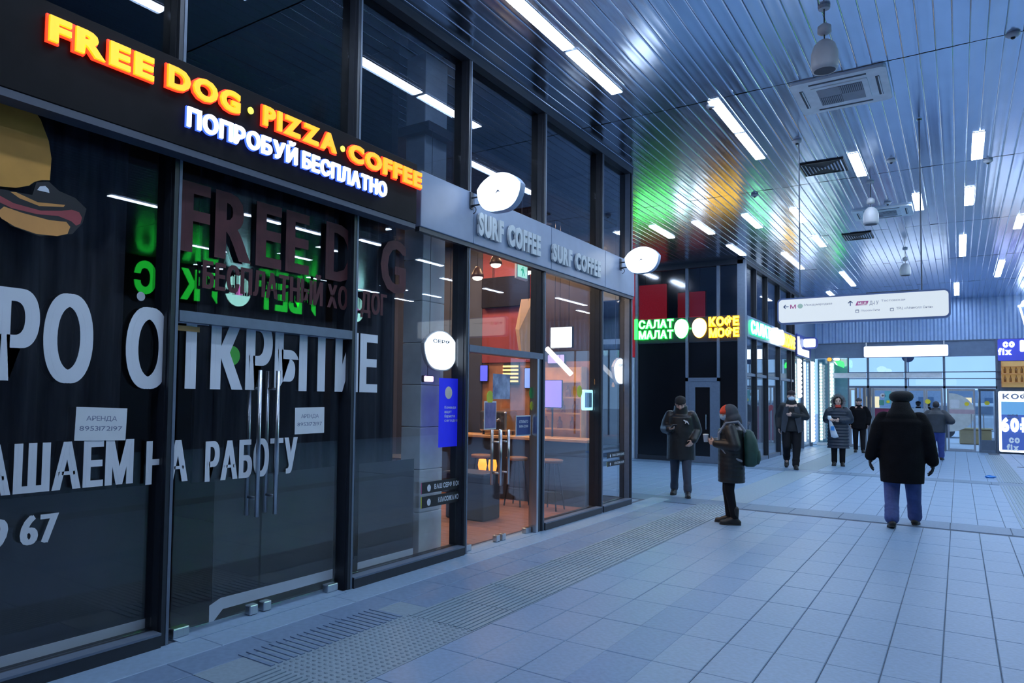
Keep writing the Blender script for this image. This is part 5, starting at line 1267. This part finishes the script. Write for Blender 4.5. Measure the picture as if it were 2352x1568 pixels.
# --- 1: man with the phone
def phone(t, P, hm):
    w = V3(P['arms'][1][1]); d = V3(P['hands'][1][0]).normalized(); c = w+d*.10+V3((0, .018, .035))
    b = MB().box(-.036, .036, -.075, .075, -.004, .004); M = Matrix.Translation(c) @ Euler((.55, 0, .35)).to_matrix().to_4x4(); bmesh.ops.transform(b.bm, matrix=M, verts=b.bm.verts)
    k = P['k']; o = link('mobile_phone', b.mesh('mobile_phone', M_FRAME)); o.matrix_world = P['world']; tag(o, 'dark mobile phone held by the man in the black beanie', 'phone')
    s = MB().box(-.032, .032, -.070, .070, .004, .0048); bmesh.ops.transform(s.bm, matrix=M, verts=s.bm.verts); s.build('phone_screen', emis('phone_glow', (.5, .6, .7), .25), o)
def chest_mark(t, P, hm):
    fn = lambda u, v, d: (-.125+u*-1, .178+d*-0+d, 1.30+v)
    b = MB(); b.prism([(-.05, .03), (-.03, .035), (-.01, .02), (.015, .018), (.04, -.02), (.045, -.045), (.032, -.03), (.02, -.015), (.005, -.005), (-.01, -.03), (-.02, -.03), (-.012, .0), (-.03, .012)], lambda u, v, d: (-.10-u, .150+d+.25*max(0, 0), 1.28+v), 0, .03); b.build('chest_mark', M_VINYL, t)
def mk(rot, loc, k): return Matrix.Translation(loc) @ Matrix.Rotation(rot, 4, 'Z') @ Matrix.Scale(k, 4)
P = dict(sw=.20, neck=(0, .01, 1.49), head=(-.50, 0, 0), arms={1: [(.255, -.02, 1.15), (.17, .235, 1.15)], -1: [(-.255, -.05, 1.13), (-.21, .13, .96)]}, hands={1: ((-.75, .55, .1), (-.2, .2, .9), .7), -1: ((.5, .5, -.7), (.5, -.5, 0), .5)},
 legs={1: [(.10, -.02, .50), (.12, -.13, .085)], -1: [(-.10, .09, .50), (-.125, .19, .085)]}, tm=M_JEANSD, folds=(.8, .9), cm=M_PUFF, coat=ring_coat(.62, .235, .225, 1.45, .23, .165), sleeve=(.105, .092, .068), collar=[(0, 0, 1.42, .13, .12), (0, .01, 1.50, .115, .115), (0, .01, 1.56, .11, .115)], bm=M_BOOT, boot=.12,
 extra=[beanie(M_SCARF, .125), scarf(M_SCARF, .082, -.03, .065), chest_mark, phone]); P['k'] = 1.78/1.75; P['world'] = mk(PI+.22, (-3.97, 13.02, 0), P['k'])
person('man in black beanie and long black jacket looking down at a phone', (-3.97, 13.02, 0), PI+.22, 1.78, P)
# --- 2: woman with the cup
def cup(t, P, hm):
    b = MB().loft([(0, 0, -.05, .028, .028), (0, 0, .05, .038, .038), (0, 0, .052, .041, .041), (0, 0, .06, .041, .041), (0, 0, .066, .033, .033)], n=18); bmesh.ops.translate(b.bm, verts=b.bm.verts, vec=P['cup'])
    o = link('paper_cup', b.mesh('paper_cup', M_WHITE, True)); o.matrix_world = P['world']; tag(o, 'white paper cup held by the woman in the orange beanie', 'cup')
def hood(t, P, hm):
    b = MB(); b.ell((0, -.025, .115), (.112, .118, .128), nu=22, nv=16); b.ell((0, -.06, .03), (.125, .115, .10), nu=20, nv=12); b.cap((0, -.10, -.02), .085, (0, -.02, -.03), .10)
    bmesh.ops.transform(b.bm, matrix=hm, verts=b.bm.verts)
    cut = MB(); 
    o = fuse(b, 'hood', .011, 3, M_HOOD, t)
    inv = hm.inverted(); me = o.data; bm = bmesh.new(); bm.from_mesh(me)
    bmesh.ops.delete(bm, geom=[v for v in bm.verts if (inv @ v.co).y > .035 + max(0, (.06-(inv @ v.co).z))*.4 and (inv @ v.co).z > -.03], context='VERTS'); bm.to_mesh(me); bm.free()
    sm = o.modifiers.new('th', 'SOLIDIFY'); sm.thickness = .012
def backpack(t, P, hm):
    b = MB(); b.loft([(0, -.25, .84, .12, .06), (0, -.27, .88, .15, .09), (0, -.275, 1.05, .155, .10), (0, -.26, 1.22, .14, .085), (0, -.24, 1.33, .11, .06), (0, -.23, 1.36, .06, .03)], n=24, power=.75)
    o = link('backpack', b.mesh('backpack', mat('pack_green', (.025, .075, .06), .6, vary=.25, bump=.2, bscale=12), True)); o.matrix_world = P['world']; tag(o, 'dark green backpack on the back of the woman in the orange beanie', 'backpack')
    p = MB(); p.loft([(0, -.345, .88, .10, .03), (0, -.365, .95, .11, .035), (0, -.36, 1.06, .10, .03), (0, -.345, 1.09, .08, .01)], n=18, power=.75); p.build('front_pocket', MATS['pack_green'], o, True)
    s = MB()
    for x in (-.13, .13):
        pr = None
        for pt in ((x, -.19, 1.34), (x*1.02, -.10, 1.475), (x, .06, 1.45), (x, .155, 1.30), (x*1.1, .16, 1.15), (x*1.3, .05, 1.0), (x*1.3, -.14, .92)):
            if pr: s.cap(pr, .017, pt, .017, 8)
            pr = pt
    s.build('shoulder_strap', mat('strap_grey', (.22, .25, .30), .5), o)
P = dict(sw=.165, neck=(0, .015, 1.475), head=(-.06, 0, 0), arms={1: [(.22, -.02, 1.14), (.10, .225, 1.17)], -1: [(-.235, -.06, 1.13), (-.10, .205, 1.155)]}, hands={1: ((-.55, .8, .15), (-.6, -.5, .1), .75), -1: ((.5, .85, .15), (.7, -.4, .1), .75)},
 legs={1: [(.085, .05, .49), (.08, .02, .085)], -1: [(-.085, .02, .49), (-.08, -.05, .085)]}, tm=M_TROU, trouser=(.10, .068, .055), cm=M_PUFF, coat=ring_coat(.60, .205, .20, 1.435, .20, .175, back=-.01, quilt=.5), sleeve=(.098, .085, .062), bm=M_BOOT, boot=.22, pitch={}, cup=(.0, .335, 1.215),
 extra=[beanie(M_ORANGE, .105, .235, r=.086, back=.008), hood, face_mask(M_MASKB), backpack, cup]); P['k'] = 1.66/1.75; P['world'] = mk(1.80, (-2.53, 10.51, 0), P['k'])
person('woman in orange beanie and dark hooded coat holding a white cup', (-2.53, 10.51, 0), 1.80, 1.66, P)
# --- 3: masked man walking towards the camera
def cap_hat(t, P, hm):
    b = MB(); b.loft([(0, -.012, .145, .086, .102), (0, -.012, .19, .088, .104), (0, -.012, .225, .065, .08), (0, -.012, .24, .02, .03)], n=24); b.prism([(-.07, .06), (-.055, .11), (0, .125), (.055, .11), (.07, .06)], lambda u, v, d: (u, v, .150+d), 0, .012)
    bmesh.ops.transform(b.bm, matrix=hm, verts=b.bm.verts); b.build('hat', mat('cap_brown', (.03, .02, .025), .8), t, True)
def open_jacket(t, P, hm):
    for s in (-1, 1):
        b = MB(); fn = lambda u, v, d: (s*u, .13+.05*(1-(u-.05)/.25)+d, v)
        b.prism([(.055, 1.40), (.15, 1.37), (.19, 1.15), (.215, .84), (.13, .80), (.07, 1.1)], fn, 0, .02); b.build('jacket_front', M_JGREY, t)
P = dict(sw=.195, neck=(0, .03, 1.50), head=(.02, 0, .1), arms={1: [(.26, -.06, 1.14), (.26, .02, .90)], -1: [(-.28, -.02, 1.16), (-.03, .23, 1.20)]}, hands={1: ((-.05, .25, -1), (-1, .1, 0), .5), -1: ((1, .15, .05), (.1, -1, 0), .8)},
 legs={1: [(.10, .10, .50), (.105, -.24, .19)], -1: [(-.10, .10, .50), (-.075, .22, .085)]}, pitch={1: -.75}, tm=M_TROU, trouser=(.115, .088, .075), folds=(.75,), cm=mat('jacket_black', (.012, .014, .018), .6, vary=.3, bump=.2, bscale=14), coat=ring_coat(.83, .235, .22, 1.455, .225, .15), sleeve=(.10, .085, .064), collar=[(0, .02, 1.44, .11, .10), (0, .03, 1.53, .10, .10)], bm=M_BOOT, extra=[cap_hat, face_mask(M_MASK), hair_cap(M_HAIR, low=.06), open_jacket])
person('masked man in an open dark jacket walking towards the camera', (-3.42, 20.3, 0), PI+.17, 1.97, P, .011)
# --- 4: woman with fur hood and plastic bag
def fur_hood(t, P, hm):
    b = MB(); b.ell((0, -.045, .11), (.128, .10, .145), nu=22, nv=14); b.ell((0, -.05, .0), (.15, .10, .08), nu=20, nv=10); bmesh.ops.transform(b.bm, matrix=hm, verts=b.bm.verts); fuse(b, 'hood', .014, 3, M_PUFFN, t)
    f = MB(); rg = random.Random(3)
    for i in range(900):
        a = rg.uniform(-.35*PI, 1.35*PI); r = rg.gauss(0, .014); c = V3(((.128+r)*math.cos(a), .035+rg.gauss(0, .016), .105+(.15+r)*math.sin(a)))
        d = V3((math.cos(a)+rg.gauss(0, .35), rg.gauss(.25, .4), math.sin(a)+rg.gauss(0, .35))).normalized()*rg.uniform(.025, .05); f.tube(hm @ c, hm @ (c+d), .0035, .0005, 4, False)
    f.build('fur_trim', M_FUR, t)
def curls(t, P, hm):
    b = MB(); rg = random.Random(5)
    for i in range(90):
        a = rg.uniform(-.15*PI, 1.15*PI); c = V3((.088*math.cos(a), rg.uniform(-.02, .06), .105+.105*math.sin(a))); b.ell(hm @ c, (rg.uniform(.014, .024),)*3, nu=8, nv=6)
    fuse(b, 'hair', .008, 1, M_HAIR, t)
def bag(t, P, hm):
    b = MB(); b.loft([(.13, .21, .70, .02, .015), (.12, .215, .72, .085, .03), (.13, .215, .80, .075, .035), (.15, .215, .95, .06, .035), (.165, .21, 1.06, .04, .03), (.17, .205, 1.12, .025, .02), (.172, .20, 1.18, .05, .03), (.175, .20, 1.25, .035, .02)], n=18)
    for v in b.bm.verts: v.co.x += (1.15-v.co.z)*-.12
    o = link('plastic_bag', b.mesh('plastic_bag', mat('bag_white', (.62, .68, .78), .4, vary=.15, bump=.3, bscale=15), True)); o.matrix_world = P['world']; tag(o, 'white plastic bag with a blue print held by the woman in the fur hood', 'bag')
    q = MB(); q.prism([(-.04, -.05), (.045, -.04), (.04, .06), (-.035, .06)], lambda u, v, d: (.115+u, .240+d, .93+v), 0, .018); q.build('bag_print', mat('bag_blue', (.05, .28, .70), .5), o)
P = dict(sw=.185, neck=(0, .015, 1.49), head=(.03, 0, .12), arms={1: [(.25, -.02, 1.14), (.19, .17, 1.15)], -1: [(-.255, -.02, 1.14), (-.06, .22, 1.13)]}, hands={1: ((-.5, .7, .1), (-.4, -.4, -.6), .9), -1: ((1, .2, 0), (.1, -1, .1), .8)},
 legs={1: [(.09, .03, .49), (.09, .0, .085)], -1: [(-.09, .05, .49), (-.085, .03, .085)]}, tm=M_TROU, trouser=(.10, .075, .066), cm=M_PUFFN, coat=ring_coat(.44, .245, .225, 1.45, .225, .165, quilt=1.6), sleeve=(.105, .09, .066), quilt_s=1, cvox=.012, bm=M_BOOT, extra=[fur_hood, curls, scarf(M_REDS, .072, -.04, .035), bag]); P['k'] = 1.86/1.75; P['world'] = mk(PI+.10, (-2.60, 22.1, 0), P['k'])
person('woman in quilted navy coat with a fur-edged hood and red scarf', (-2.60, 22.1, 0), PI+.10, 1.86, P, .011)
# --- 5: man in the beret, seen from behind
def beret(t, P, hm):
    b = MB(); b.loft([(0, -.012, .085, .086, .102), (0, -.012, .115, .092, .110), (0, -.016, .135, .122, .135), (0, -.022, .170, .137, .150), (0, -.024, .205, .132, .145), (0, -.024, .235, .105, .118), (0, -.022, .252, .06, .07), (0, -.022, .257, .01, .012)], n=28); bmesh.ops.transform(b.bm, matrix=hm, verts=b.bm.verts); b.build('hat', mat('beret_dark', (.020, .023, .026), .85, vary=.3, bump=.3, bscale=60), t, True)
def big_collar(t, P, hm):
    b = MB(); b.loft([(0, -.02, 1.40, .20, .135), (0, -.03, 1.47, .155, .125), (0, -.025, 1.54, .115, .115), (0, -.02, 1.60, .098, .108), (0, -.015, 1.615, .09, .10)], n=26); b.build('fur_collar', mat('collar_black', (.005, .005, .006), .9, bump=.5, bscale=90), t, True)
def gloves(t, P, hm):
    b = MB()
    for s in (-1, 1):
        w = V3(P['arms'][s][1]); d, n, c = P['hands'][s][:3]; hand(b, w, d, n, s, c, 1.16); b.cap(w-V3(d).normalized()*.03, .036, w+V3(d).normalized()*.03, .033)
    fuse(b, 'gloves', .007, 1, M_GLOVE, t)
P = dict(sw=.215, build=1.15, neck=(0, .03, 1.50), head=(-.05, 0, .25), face=True, arms={1: [(.268, -.03, 1.16), (.33, .03, .86)], -1: [(-.272, -.06, 1.17), (-.345, -.02, .90)]}, hands={1: ((.05, .12, -1), (-1, .2, 0), .4), -1: ((-.12, .10, -1), (1, .2, 0), .35)},
 legs={1: [(.12, .14, .50), (.135, .28, .085)], -1: [(-.115, .03, .49), (-.115, -.22, .10)]}, pitch={-1: -.15}, trouser=(.12, .092, .078), folds=(.62, .74, .86, .95), legcols=M_JEANS, tm=M_JEANS, cm=M_COATB, coat=ring_coat(.57, .24, .275, 1.46, .27, .185, belly=.02), sleeve=(.115, .092, .072), cuff=.0, bm=M_BOOT, boot=.13,
 extra=[beret, big_collar, gloves, hair_cap(M_HAIR, low=.03)])
person('man seen from behind in a black beret and long black coat', (-.64, 11.9, 0), .05, 1.84, P)
# --- 6: man in the grey jacket, seen from behind
P = dict(sw=.195, build=1.1, neck=(0, .03, 1.50), head=(-.1, 0, 0), arms={1: [(.36, -.04, 1.16), (.20, .22, 1.12)], -1: [(-.34, -.04, 1.16), (-.18, .22, 1.12)]}, hands={1: ((-.8, .5, .1), (0, -1, 0), .8), -1: ((.8, .5, .1), (0, -1, 0), .8)},
 legs={1: [(.10, .12, .50), (.10, .20, .10)], -1: [(-.10, .02, .49), (-.10, -.20, .10)]}, trouser=(.12, .092, .075), folds=(.8, .9), tm=mat('jeans_bright', (.05, .08, .30), .8, vary=.2), cm=M_JGREY, coat=ring_coat(.82, .225, .25, 1.455, .235, .16), sleeve=(.11, .10, .07), collar=[(0, .02, 1.44, .115, .10), (0, .03, 1.55, .10, .10)], extra=[hair_cap(mat('hair_grey', (.03, .03, .038), .7), low=.02)])
person('man seen from behind in a grey jacket and bright blue jeans', (-.55, 26.4, 0), -.05, 1.78, P, .012)
# --- 7..9: people half hidden at the doors
def simple(label, x, y, rot, hgt, cm, hat, masked):
    P = dict(sw=.19, neck=(0, .02, 1.50), head=(-.05, 0, 0), arms={1: [(.27, -.03, 1.14), (.24, .08, .90)], -1: [(-.27, -.03, 1.14), (-.24, .06, .90)]}, hands={1: ((0, .2, -1), (-1, 0, 0), .4), -1: ((0, .2, -1), (1, 0, 0), .4)},
     legs={1: [(.10, .03, .50), (.10, -.05, .085)], -1: [(-.10, .05, .50), (-.10, .10, .085)]}, tm=M_TROU, cm=cm, coat=ring_coat(.75, .23, .22, 1.455, .22, .155), sleeve=(.10, .085, .064), extra=[beanie(hat, .13)]+([face_mask(M_MASK)] if masked else [hair_cap(M_HAIR)]))
    return person(label, (x, y, 0), rot, hgt, P, .014)
simple('man in dark cap half hidden behind the woman in the fur hood', -2.74, 28.6, PI+.1, 1.86, M_COATB, M_PUFFN, False)
simple('person in a dark hat outside, left of the yellow sticker', -1.33, 35.6, 0, 1.80, M_COATB, M_COATB, False)
simple('person in a dark hat outside, right under the yellow sticker', -1.03, 36.7, .3, 1.79, M_COATB, M_PUFF, False)
